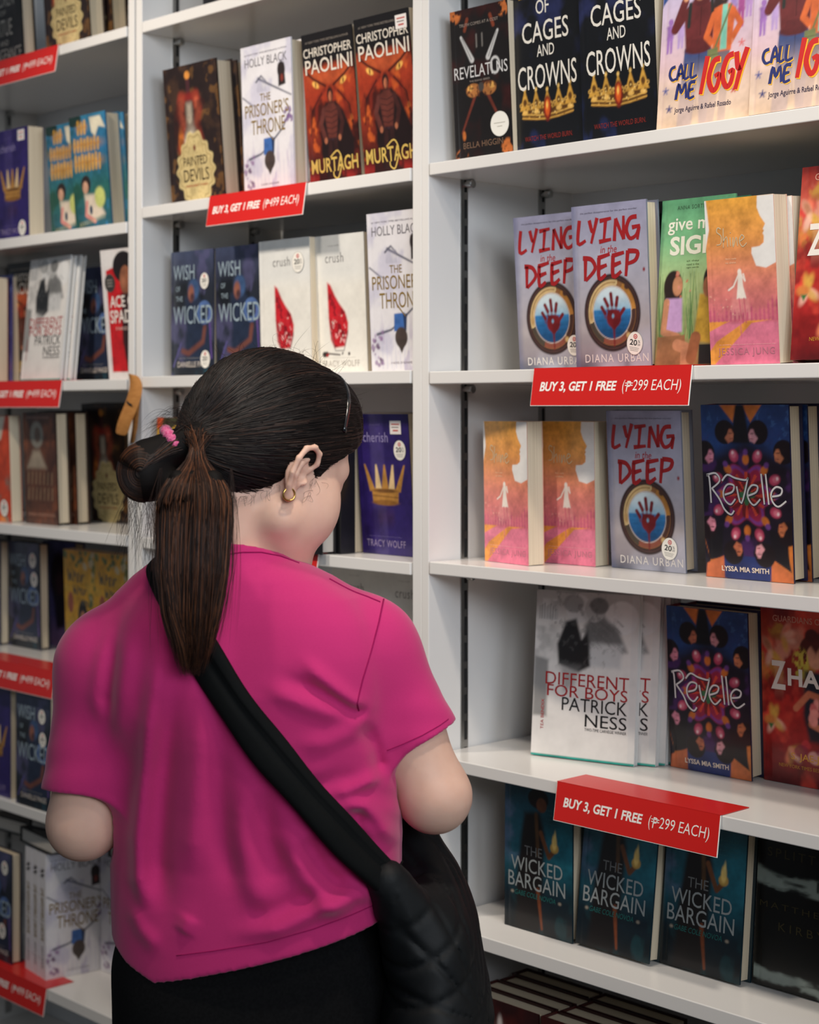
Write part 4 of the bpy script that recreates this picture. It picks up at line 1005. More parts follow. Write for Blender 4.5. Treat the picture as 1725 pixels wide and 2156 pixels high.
# --- bookcase nearest the camera, top shelf
place('revelations', 'R1', 961, 'black paperback with pale crossed blades and an oval white sticker', .030, lean=-3.5, group=G, stickers=(('blank', .80, .215, .85, 0),))
place('cages', 'R1', 1082, 'black paperback with gold crown, touching the paperback with pale blades', .040, dx=.003, lean=-2.5, group=G)
place('cages', 'R1', 1229, 'black paperback with gold crown, the copy nearer the two-teenager graphic novels', .028, lean=-3, group=G)
place('iggy', 'R1', 1383, 'pastel graphic novel of two teenagers, wholly visible copy beside the crown paperbacks', .012, lean=5, group=G)
place('iggy', 'R1', 1577, 'pastel graphic novel of two teenagers, copy cut by the right edge of the photo', .008, lean=5, group=G)
# --- second shelf
place('lying', 'R2', 1096, 'grey porthole-cover hardcover in a shiny sleeve, far left above the red sign', .080, lean=-4, group=G, stickers=(('sale', .82, .155, 1.05, 4),))
place('lying', 'R2', 1215, 'grey porthole-cover hardcover beside the green book, above the red sign', .036, lean=-3, group=G, stickers=(('sale', .80, .145, 1.1, 10),))
W_, H_, T_ = TITLES['dark'][:3]
place('dark', 'R2', 1215, 'black glossy spine of a book behind the porthole hardcover, beside green cover', .036, dx=.131, dy=.032 + T_, lean=0, yaw=180, group=G)
for k in range(4):
    place('sign', 'R2', 1379, ['green book with two seated friends in tall grass, front copy', 'green book top edge showing, second copy behind the seated friends cover',
                              'green book top edge showing, third copy behind the seated friends cover', 'green book top edge showing, backmost copy behind the orange and pink paperback'][k],
          .042, dy=.0275 * k, dx=.003 * k, lean=4.5, group=G)
for k in range(3):
    place('shine', 'R2', 1498, ['orange and pink profile paperback leaning over the green book', 'page edges of the paperback directly behind the upper orange and pink cover', 'page edges of the rearmost paperback between pink cover and red hardcover'][k], .006, dx=.006 * k, dy=.031 * k, lean=-4.0, group=G)
place('zhara', 'R2', 1650, 'red floral hardcover on the upper shelf, tilted back and cut by the photo edge', .010, dx=.010, lean=6.5, group=G)
# --- third shelf
place('shine', 'R3', 1022, 'orange and pink profile paperback, first on the shelf beside the side panel', py=1181, lean=-1, group=G, yaw=-9)
place('shine', 'R3', 1141, 'orange and pink profile paperback standing left of the lone porthole book', py=1184, lean=-1, group=G)
place('lying', 'R3', 1289, 'grey porthole-cover hardcover standing alone under the red sign', py=1195, lean=-3.3, group=G, stickers=(('sale', .80, .145, 1.1, 8),))
for k in range(2):
    place('revelle', 'R3', 1488, ['dark kaleidoscope-of-faces hardcover beside the lone porthole book', 'second kaleidoscope-of-faces hardcover seen by its edge, behind the upper one'][k], py=1214, dx=.004 * k, dy=.036 * k, lean=-3.2, group=G)
# --- fourth shelf
pa = at_height(1118, 1590, SH['R4']); pb = at_height(1335, 1616, SH['R4'])
ydif = math.degrees(math.atan2(pb[1] - pa[1], pb[0] - pa[0]))
cy_, sy_ = math.cos(R(ydif)), math.sin(R(ydif))
for k, (dx, dy, yw) in enumerate([(a * cy_ - .0142 * j * sy_, a * sy_ + .0142 * j * cy_, ydif) for j, a in enumerate((0, .027, .036, .041))]):
    place('different', 'R4', 1118, ['white book with grey drawn figures and red title, turned slightly, front copy', 'white book second in the turned stack, its red title end showing',
                                   'white book third in the turned stack, only its edge showing', 'white book backmost in the turned stack beside the kaleidoscope cover'][k], py=1590, dx=dx, dy=dy, lean=5, yaw=yw, group=G)
for k in range(3):
    place('revelle', 'R4', 1413, ['dark kaleidoscope-of-faces hardcover standing beside the white turned stack', 'second kaleidoscope book behind the lower one, its page edge showing', 'third kaleidoscope book at the back of the lower shelf'][k], py=1614, dx=.003 * k, dy=.0345 * k, lean=-2.6, group=G)
place('zhara', 'R4', 1602, 'red floral hardcover on the lower shelf above the lower red sign', py=1640, dx=.006, lean=-2, group=G)
# --- fifth shelf
place('bargain', 'R5', 1063, 'dark teal book with torch-bearing figure, nearest the side panel', py=1946, lean=0.3, group=G)
for k in range(2):
    place('bargain', 'R5', 1212, ['dark teal book with torch-bearing figure, middle of the three under the sign', 'dark teal book hidden behind the middle torch-bearing copy, page edge showing'][k], py=1990, dx=0, dy=.0285 * k, lean=7, group=G)
for k in range(1):
    place('bargain', 'R5', 1390, 'dark teal book with torch-bearing figure, next to the black snowy book', py=2030, lean=5.5, group=G)
place('splitter', 'R5', 1577, 'black hardcover with pale snow bands, at the lower right corner', py=2070, dx=.007, lean=4, group=G)
# --- bottom shelf: dark red hardcovers seen from above
cols = ['left block', 'middle block', 'right block']
for c, x in enumerate((-1.772, -1.617, -1.462)):
    for k in range(4 if c < 2 else 3):
        book('darkred', x + .004 * ((k * 7 + c * 3) % 3 - 1), Y0 + .030 + .0355 * k, SH['R6'] + .0005,
             'dark red hardcover with grey page top, %s in the %s on the bottom shelf' % (['front', 'second', 'third', 'back'][k], cols[c]), 'dark red books on the bottom shelf', lean=0.5)
# --- middle bookcase
place('dark', 'M1', 428, 'black book at the very top edge of the photo, middle bookcase', .035, group=G)
for k in range(2):
    place('painted', 'M2', 363, ['brown hardcover with cream scalloped label, top left of the middle bookcase', 'cream page edge of the copy behind the upper brown scalloped-label book'][k], .028, dx=.010 * k, dy=.037 * k, lean=-5, group=G)
place('throne', 'M2', 516, 'white hardcover with gold title and blue box, between brown and fiery books', .026, lean=-2.2, group=G)
place('murtagh', 'M2', 655, 'fiery red fantasy paperback beside the white gold-titled book', .046, lean=-5, group=G)
place('murtagh', 'M2', 770, 'fiery red fantasy paperback with price sticker, cut by the white divider', .036, lean=-6, group=G, stickers=(('price', .86, .925, 1.0, 0),))
place('wicked', 'M3', 361, 'midnight blue hooded-figure book with two round stickers, beside the divider', .040, lean=0, group=G, stickers=(('sale', .80, .75, 1.0, 0), ('sale', .82, .13, 1.1, 0)))
place('wicked', 'M3', 457, 'midnight blue hooded-figure book without stickers, beside the white shard cover', .046, lean=-.8, group=G)
place('crush', 'M3', 551, 'white paperback with red shard and a round sticker', .040, lean=-1.5, group=G, stickers=(('sale', .78, .82, 1.2, 0),))
place('crush', 'M3', 659, 'white paperback with red shard and no sticker, behind the head', .056, dx=.004, lean=-2.5, group=G)
place('throne', 'M3', 784, 'white hardcover with gold title cut by the divider, right of the red shards', .043, lean=-2.8, group=G)
place('portrait', 'M4', 331, 'orange and olive portrait paperback glimpsed beside the hair bun', .015, lean=0, group=G)
for k in range(2):
    place('cherish', 'M4', 765, ['purple paperback with gold crown and two stickers, right of the face', 'page edges of the copy behind the purple crown paperback by the face'][k], py=1164, dx=.008 * k, dy=.037 * k, lean=-4, group=G,
          stickers=(('price', .76, .905, 1.0, 0), ('sale', .82, .745, 1.1, 0)) if k == 0 else ())
place('dark', 'M4', 560, 'black hardcover with pale pages just in front of the face', py=1158, group=G)
place('dark', 'M4', 560, 'black spine between two page edges in front of the face', py=1158, dx=.148, dy=.033 + .030, yaw=180, group=G)
place('plainred', 'M4', 560, 'page edge beside the purple crown paperback, left of it', py=1158, dx=.016, dy=.066, group=G)
place('crush', 'M5', 745, 'grey-white paperback top corner under the shelf, nearer the pink shoulder', .14, dx=-.056, group=G)
place('crush', 'M5', 801, 'grey-white paperback under the shelf, touching the divider', .13, group=G)
# --- far left bookcase
place('virtue', 'L1', -22, 'black book with grey lettering at the top left corner of the photo', .028, lean=-3.5, group=G)
for k in range(2):
    place('painted', 'L1', 99, ['brown scalloped-label hardcover on the topmost shelf at far left', 'tan page edge behind the topmost brown scalloped-label book'][k], .028, dx=.012 * k, dy=.044 * k, lean=-4, group=G)
place('teal', 'L1', 250, 'blue and white sliver of a book against the far left divider, topmost shelf', .11, group=G)
place('cherish', 'L2', -4, 'purple crown paperback with price sticker at the left photo edge', .028, lean=-1, group=G, stickers=(('price', .80, .93, 1.0, 0), ('sale', .80, .10, 1.1, 0)))
place('teal', 'L2', 110, 'teal book with gold lettering, half hidden behind its twin', .055, lean=-4, group=G)
for k in range(2):
    place('teal', 'L2', 161, ['teal book with gold lettering, front one of the overlapping pair', 'blue-edged book behind the overlapping teal pair, beside the divider'][k], .030, dx=.012 * k, dy=.033 * k, lean=-4.5, group=G)
place('plainred', 'L3', -58, 'page edge of a paperback cut by the left photo edge, above a red sign', .03, dx=-.03, group=G)
place('violet', 'L3', -40, 'violet edge of a book between page edge and fiery cover, far left', .064, group=G)
place('murtagh', 'L3', 24, 'fiery red paperback mostly hidden behind the white drawn-figures book', .085, lean=-2, group=G)
for k in range(2):
    place('different', 'L3', 43, ['white drawn-figures book tilted back on the far left bookcase', 'white second copy behind the tilted drawn-figures book at far left'][k], .020, dx=.012 * k, dy=.0145 * k, yaw=-4, lean=5.5, group=G)
place('wicked', 'L3', 157, 'midnight blue hooded-figure book beside the red and white cover', .082, dx=.004, lean=1, group=G, stickers=(('sale', .86, .78, 1.0, 0),))
place('ace', 'L3', 231, 'red and white portrait paperback with dark round seal, against the divider', .042, lean=-5, group=G, stickers=(('seal', .22, .745, 1.0, 0),))
place('orange', 'L4', -42, 'orange and white paperback with round sticker, cut by the left edge', .030, lean=-2, group=G, stickers=(('sale', .80, .13, 1.2, 0),))
for k in range(2):
    place('brown', 'L4', 55, ['brown book with pale ghostly figure below the far left red sign', 'black-backed book behind the brown ghostly figure cover'][k], .045, dx=.006 * k, dy=.040 * k, lean=-2, group=G)
place('dark', 'L4', 118, 'thin dark book with grey edge beside the scalloped-label cover', .120, dx=-.05, lean=-3, group=G)
place('painted', 'L4', 186, 'brown scalloped-label hardcover in shadow below the kraft paper strip', .170, lean=-4, group=G)
place('wicked', 'L5', -52, 'midnight blue hooded-figure book cut by the left edge, above the low red sign', .11, dx=-.02, group=G, stickers=(('sale', .85, .80, 1.1, 0), ('sale', .8, .12, 1.1, 0)))
place('wicked', 'L5', 20, 'midnight blue hooded-figure book with two stickers beside the violet cover', .13, lean=-1, group=G, stickers=(('sale', .80, .84, 1.1, 0), ('sale', .84, .66, 1.1, 0)))
place('violet', 'L5', 93, 'violet book with dark-haired figure beside the yellow pair', .19, lean=-1, group=G)
place('yellow', 'L5', 140, 'yellow leafy paperback nearer the violet book, above the pink sleeve', .15, lean=-2, group=G)
place('yellow', 'L5', 206, 'yellow leafy paperback nearer the divider, partly behind the pink shoulder', .15, lean=-2, group=G)
place('cherish', 'L6', -42, 'purple crown paperback in shadow low at the left edge', py=1662, group=G)
place('wicked', 'L6', 34, 'midnight blue hooded-figure book in shadow beside the pink sleeve', py=1690, lean=0, group=G, stickers=(('sale', .78, .82, 1.0, 0), ('sale', .80, .62, 1.0, 0)))
place('wicked', 'L7', -42, 'midnight blue hooded-figure book lowest at the left edge, beside white spines', .02, group=G, stickers=(('sale', .80, .86, 1.0, 0), ('sale', .72, .28, 1.1, 0)))
xb = at_height(96, 2066, SH['L7'])
for k in range(3):
    book('throne', xb[0] - .0325 * k, xb[1] + .004 * k, SH['L7'] + .0005,
         ['white book whose gold-titled cover faces right, below the bent elbow', 'white spine second from the cover that faces right, low at left', 'white spine beside the dark blue book, low at left'][k], G, yaw=82)
place('throne', 'L7', 213, 'white gold-titled book facing out behind the black trousers', py=2044, yaw=4, group=G)
for k, (x, y, zz, yw) in enumerate(((-3.17, Y0 + .05, .601, 4), (-3.02, Y0 + .03, .604, -6), (-3.00, Y0 + .04, .6345, 8), (-2.80, Y0 + .092, .603, 2))):
    T = TITLES['dark'][2]
    book('dark', x, y, zz + T, ['dark book lying flat at the left edge, on top of the low white books', 'dark book lying flat under another, on top of the low white spines',
                                'dark book topmost of the flat pile below the elbow', 'dark book lying flat nearest the black trousers'][k], 'dark books lying flat', flat=(R(-90), 0, R(yw)))


# ------------------------------------------------------------------ red shelf signs
def sign(shelf, x0, x1, price, label, flap=.060, tilt=9.0):
    """A folded red card: a flap lying on the shelf and a lettered plate hanging over the shelf edge."""
    z = SH[shelf]; W = x1 - x0; HP = .0525; t = .0008
    root = link('promotion_sign', None, None, (x0, Y0 - .0035, z + .0004), None)
    tag(root, label, 'sign', 'red price signs on the shelf edges')
    m = MB(); m.box(0, W, -.001, flap, .0002, .0002 + t, 0)
    m.build('flap', [M_RED], root)
    m = MB()
    m.box(0, W, -t, 0, -HP, .0006, 1)
    m.box(.0006, W - .0012, -t - .0002, -t, -HP + .0008, .0006, 0)

    def put(txt, x0, x1, z0, z1, bold, shear):
        v, f, _ = glyphs(txt, bold, shear)
        m.add([((x0 + p * (x1 - x0)) * W, -t - .0004, -HP + (z0 + q * (z1 - z0)) * HP) for p, q in v], f, 1)
    put('BUY 3, GET 1 FREE', .055, .555, .345, .64, .030, .16)
    put('(', .592, .607, .30, .66, -.004, .1); put('P', .615, .645, .36, .63, -.002, .14); put(price + ' EACH)', .655, .945, .30, .66, -.004, .14)
    for q in (.505, .565): m.add([((.607 + .0 * q) * W, -t - .0004, -HP + q * HP), (.655 * W, -t - .0004, -HP + q * HP), (.655 * W, -t - .0004, -HP + (q + .022) * HP), (.607 * W, -t - .0004, -HP + (q + .022) * HP)], [(0, 1, 2, 3)], 1)
    m.build('plate', [M_RED, M_CARDWHITE], root, rot=(R(-tilt), 0, 0))
    return root


xs = lambda px: at_plane(px, HZ, Y0 - .004)[0]
sign('R2', xs(1125), xs(1459), '299', 'red sign hanging under the porthole books on the near bookcase')
sign('R4', xs(1174), xs(1519), '299', 'red sign hanging over the torch-bearing books, lower right')
sign('M2', xs(442), xs(646), '499', 'red sign at the top of the middle bookcase, under brown and white books')
sign('M4', xs(672) - .27, xs(672), '499', 'red sign corner showing between chin and pink shoulder')
for sh_, px_, lb in (('L1', 124, 'red sign highest at the left edge, under the black book'), ('L3', 132, 'red sign at the left edge beside the kraft paper strip'),
                     ('L5', 118, 'red sign at the left edge beside the pink sleeve'), ('L7', 99, 'red sign lowest at the left edge, by the black trousers')):
    sign(sh_, xs(px_) - .30, xs(px_), '499', lb)

# ------------------------------------------------------------------ kraft paper strip hung on the divider
def kraft():
    c = [at_plane(px, py, Y0 - .012 - e) for px, py, e in ((281, 787, .004), (283, 806, .010), (281, 830, .014), (275, 862, .012), (267, 890, .010), (260, 916, .008))]
    wd = [.034, .040, .042, .042, .041, .040]
    V = []; F = []
    for i, (p, w) in enumerate(zip(c, wd)):
        bend = .006 * math.sin(i * 1.1)
        for a in (-1, -.3, .3, 1):
            V.append((p[0] + a * w / 2, p[1] + bend - .006 * (1 - a * a), p[2] - .003 * a))
    for i in range(len(c) - 1):
        for k in range(3): F.append((i * 4 + k, i * 4 + k + 1, i * 4 + k + 5, i * 4 + k + 4))
    me = mesh_from('kraft_paper_strip', V, F, [M_KRAFT], True)
    o = link('kraft_paper_strip', me)
    s_ = o.modifiers.new('paper', 'SOLIDIFY'); s_.thickness = .0006; o.modifiers.new('soft', 'SUBSURF').render_levels = 2
    tag(o, 'brown kraft paper strip hanging on the divider left of the hair bun', 'paper strip')
    c2 = [at_plane(px, py, Y0 - .008) for px, py in ((287, 800), (287, 850), (283, 900), (277, 933))]
    V = []; F = []
    for i, p in enumerate(c2):
        w = .016 - .002 * i
        V += [(p[0] - w / 2, p[1], p[2]), (p[0] + w / 2, p[1] + .003, p[2])]
    for i in range(3): F.append((2 * i, 2 * i + 1, 2 * i + 3, 2 * i + 2))
    k = link('folded_end', mesh_from('folded_end', V, F, [M_KRAFT], True), o)
    k.modifiers.new('paper', 'SOLIDIFY').thickness = .0006
    m = MB(); p = at_plane(272, 850, Y0 - .0305)
    m.tube([(p[0] - .008, p[1], p[2] + .004), (p[0], p[1] - .001, p[2]), (p[0] + .008, p[1], p[2] - .003)], .0022, 6, flat=.2)
    m.build('printed_mark', [M_SLOT], o)


kraft()

# ------------------------------------------------------------------ sculpting kit: distance fields on a grid, meshed by surface nets
class Field:
    def __init__(s, gx, gy, gz):
        s.g = [np.asarray(a, np.float32) for a in (gx, gy, gz)]
        s.v = np.full(tuple(len(a) for a in s.g), 1.0, np.float32)

    def sl(s, lo, hi):
        out = []
        for a, l, h in zip(s.g, lo, hi):
            i = max(int(np.searchsorted(a, l)) - 1, 0); j = min(int(np.searchsorted(a, h)) + 1, len(a))
            out.append(slice(i, max(j, i + 1)))
        return tuple(out)

    def pts(s, w):
        return np.meshgrid(s.g[0][w[0]], s.g[1][w[1]], s.g[2][w[2]], indexing='ij', sparse=True)

    def apply(s, fn, lo, hi, op='union', k=0.0):
        w = s.sl(lo, hi); X, Y, Z = s.pts(w); d = fn(X, Y, Z).astype(np.float32); v = s.v[w]
        if op == 'union':
            if k > 0:
                h = np.clip(.5 + .5 * (v - d) / k, 0, 1); s.v[w] = v * (1 - h) + d * h - k * h * (1 - h)
            else: s.v[w] = np.minimum(v, d)
        elif op == 'cut':
            if k > 0:
                h = np.clip(.5 - .5 * (v + d) / k, 0, 1); s.v[w] = v * (1 - h) - d * h + k * h * (1 - h)
            else: s.v[w] = np.maximum(v, -d)
        elif op == 'add': s.v[w] = v + d
        return s

    def capsule(s, a, b, ra, rb, k=0.0, op='union'):
        a = np.asarray(a, float); b = np.asarray(b, float); m = max(ra, rb) + .05 + k; ab = b - a; L = float(ab @ ab) + 1e-12

        def fn(X, Y, Z):
            t = np.clip(((X - a[0]) * ab[0] + (Y - a[1]) * ab[1] + (Z - a[2]) * ab[2]) / L, 0, 1)
            return np.sqrt((X - a[0] - t * ab[0]) ** 2 + (Y - a[1] - t * ab[1]) ** 2 + (Z - a[2] - t * ab[2]) ** 2) - (ra + (rb - ra) * t)
        return s.apply(fn, np.minimum(a, b) - m, np.maximum(a, b) + m, op, k)

    def chain(s, pts, rads, k=0.0):
        for i in range(len(pts) - 1): s.capsule(pts[i], pts[i + 1], rads[i], rads[i + 1], k)
        return s

    def ellipsoid(s, c, r, M=None, k=0.0, op='union'):
        c = np.asarray(c, float); r = np.asarray(r, float); M = np.eye(3) if M is None else np.asarray(M, float); m = r.max() + .05 + k

        def fn(X, Y, Z):
            dx, dy, dz = X - c[0], Y - c[1], Z - c[2]
            q = [(dx * M[i][0] + dy * M[i][1] + dz * M[i][2]) for i in range(3)]
            k0 = np.sqrt(sum((q[i] / r[i]) ** 2 for i in range(3))); k1 = np.sqrt(sum((q[i] / r[i] ** 2) ** 2 for i in range(3)))
            return k0 * (k0 - 1) / np.maximum(k1, 1e-6)
        return s.apply(fn, c - m, c + m, op, k)

    def mesh(s, name, mats):
        v = s.v; g = s.g; neg = v < 0
        c = [neg[i:neg.shape[0] - 1 + i, j:neg.shape[1] - 1 + j, k:neg.shape[2] - 1 + k] for i in (0, 1) for j in (0, 1) for k in (0, 1)]
        al = np.logical_and.reduce(c); an = np.logical_or.reduce(c); act = an & ~al
        I, J, K = np.nonzero(act); n = len(I)
        idx = np.full(act.shape, -1, np.int32); idx[I, J, K] = np.arange(n)
        P = np.zeros((n, 3)); cnt = np.zeros(n)
        cor = [(i, j, k) for i in (0, 1) for j in (0, 1) for k in (0, 1)]
        for a in range(8):
            for ax in range(3):
                if cor[a][ax] == 0:
                    q = list(cor[a]); q[ax] = 1; p = cor[a]
                    va = v[I + p[0], J + p[1], K + p[2]]; vb = v[I + q[0], J + q[1], K + q[2]]
                    m = (va < 0) != (vb < 0)
                    t = np.where(m, va / np.where(m, va - vb, 1), 0)
                    pa = np.stack([g[0][I + p[0]], g[1][J + p[1]], g[2][K + p[2]]], 1); pb = np.stack([g[0][I + q[0]], g[1][J + q[1]], g[2][K + q[2]]], 1)
                    P += np.where(m[:, None], pa + (pb - pa) * t[:, None], 0); cnt += m
        P /= np.maximum(cnt, 1)[:, None]
        Q = []
        for ax in range(3):
            sh = [slice(1, -1)] * 3; sh[ax] = slice(0, -1); lo = tuple(sh)
            sh2 = list(sh); sh2[ax] = slice(1, None)
            A = neg[lo]; B = neg[tuple(sh2)]
            for flip, mm in ((False, A & ~B), (True, ~A & B)):
                i, j, k = np.nonzero(mm); e = [i, j, k]
                for d in range(3):
                    if d != ax: e[d] = e[d] + 1
                u, w = [(1, 2), (2, 0), (0, 1)][ax]
                def cell(du, dw):
                    q = [e[0], e[1], e[2]]; q[u] = q[u] - du; q[w] = q[w] - dw
                    return idx[q[0], q[1], q[2]]
                quad = [cell(1, 1), cell(0, 1), cell(0, 0), cell(1, 0)]
                if flip: quad = quad[::-1]
                Q.append(np.stack(quad, 1))
        Q = np.concatenate(Q); Q = Q[(Q >= 0).all(1)]
        # two rounds of gentle smoothing
        for _ in range(2):
            acc = np.zeros_like(P); w_ = np.zeros(n)
            for a in range(4):
                b = (a + 1) % 4
                np.add.at(acc, Q[:, a], P[Q[:, b]]); np.add.at(acc, Q[:, b], P[Q[:, a]]); np.add.at(w_, Q[:, a], 1); np.add.at(w_, Q[:, b], 1)
            P = P * .6 + .4 * acc / np.maximum(w_, 1)[:, None]
        return grid_mesh(name, P, Q, mats)


def axis(*segs):
    """Grid line positions: (from, to, step) runs joined together."""
    out = []
    for a, b, st in segs: out += list(np.arange(a, b - 1e-6, st))
    out.append(segs[-1][1]); return np.array(out)


# ------------------------------------------------------------------ the woman
PD, PX = 1.95, -0.17469          # her distance along the view and sideways offset
P_LOC = (float(FWD[0] * PD + RGT[0] * PX), float(FWD[1] * PD + RGT[1] * PX), 0.0)


def LP(px, py, y=0.0):
    """Body coordinates (x to her right, y away from the camera, z up) of an image point at depth y."""
    D = PD + y
    return np.array([(px - CX) / FPX * D - PX, y, EYE - (py - HZ) / FPX * D])


M_SKIN = material('skin', (226, 184, 162), 0.50, 0.4, sss=0.12, noise=((60, 60, 60), 0.35, (216, 168, 146)))
M_SHIRT = material('pink_cotton', (198, 48, 114), 0.86, 0.15, sheen=0.25, noise=((420, 420, 900), 0.35, (188, 42, 106)), bump=((900, 900, 1600), 0.25, 0.0004))
M_SEAM = material('pink_seam_thread', (150, 20, 84), 0.9, 0.1, noise=((300, 300, 300), 0.3, (130, 16, 72)))
M_BLACK = material('black_trouser_cloth', (8, 8, 9), 0.9, 0.15, noise=((300, 300, 300), 0.5, (20, 20, 21)))
M_QUILT = material('black_quilted_nylon', (10, 13, 15), 0.6, 0.28, noise=((200, 200, 200), 0.4, (14, 18, 21)), bump=((260, 260, 260), 0.2, 0.0006))
M_STRAP = material('black_strap_cloth', (8, 10, 10), 0.8, 0.15, noise=((260, 260, 260), 0.4, (12, 14, 15)), bump=((500, 500, 500), 0.2, 0.0004))
M_HAIR = material('dark_brown_hair', (255, 255, 255), 0.46, 0.28, attr='Col')
M_CAP = material('hair_root_mass', (14, 11, 10), 0.65, 0.15, noise=((30, 30, 200), 0.5, (22, 16, 14)))
M_GOLD = material('gold_hoop', (212, 170, 96), 0.18, 0.5, 1.0, noise=((30, 30, 30), 0.2, (196, 150, 80)))
M_BAND = material('glossy_black_band', (20, 22, 26), 0.12, 0.6, coat=0.6, noise=((30, 30, 30), 0.2, (28, 30, 34)))
M_PINKTIE = material('magenta_scrunchie', (206, 62, 120), 0.6, 0.4, sheen=0.4, noise=((500, 500, 500), 0.8, (240, 130, 170)), bump=((700, 700, 700), 0.8, 0.001))
M_EYE = material('eye_white', (226, 222, 216), 0.15, 0.5, noise=((30, 30, 30), 0.2, (220, 214, 208)))
M_DARK = material('lash_and_brow', (34, 24, 22), 0.6, noise=((200, 200, 200), 0.3, (44, 32, 28)))
M_SOLE = material('shoe_leather', (26, 25, 25), 0.5, noise=((60, 60, 60), 0.4, (36, 34, 34)))

# head frame: a = right, b = forward, c = up (centimetres from the ear axis)
HPSI, HTH = R(53), R(25)
HS = 0.0104
sp_, cp_, st_, ct_ = math.sin(HPSI), math.cos(HPSI), math.sin(HTH), math.cos(HTH)
HR = np.array([cp_, -sp_, 0.0]); HF = np.array([sp_ * ct_, cp_ * ct_, -st_]); HU = np.array([sp_ * st_, cp_ * st_, ct_])
HM = np.stack([HR, HF, HU])
HC = LP(628, 1000, -.030) - 7.2 * HS * HR


def hd(a, b, c): return HC + HS * (a * HR + b * HF + c * HU)


NECK = np.array([-0.026, 0.012, 1.262])
L_SH, R_SH = np.array([-.168, .0, 1.176]), np.array([.124, -.004, 1.192])
L_EL, R_EL = np.array([-.196, -.006, 1.000]), np.array([.203, -.020, 1.034])
L_WR, R_WR = np.array([-.070, .185, 1.045]), np.array([.075, .185, 1.075])


NK0, NK1 = np.array([-.030, .008, 1.235]), hd(0, -2.6, -4.0)


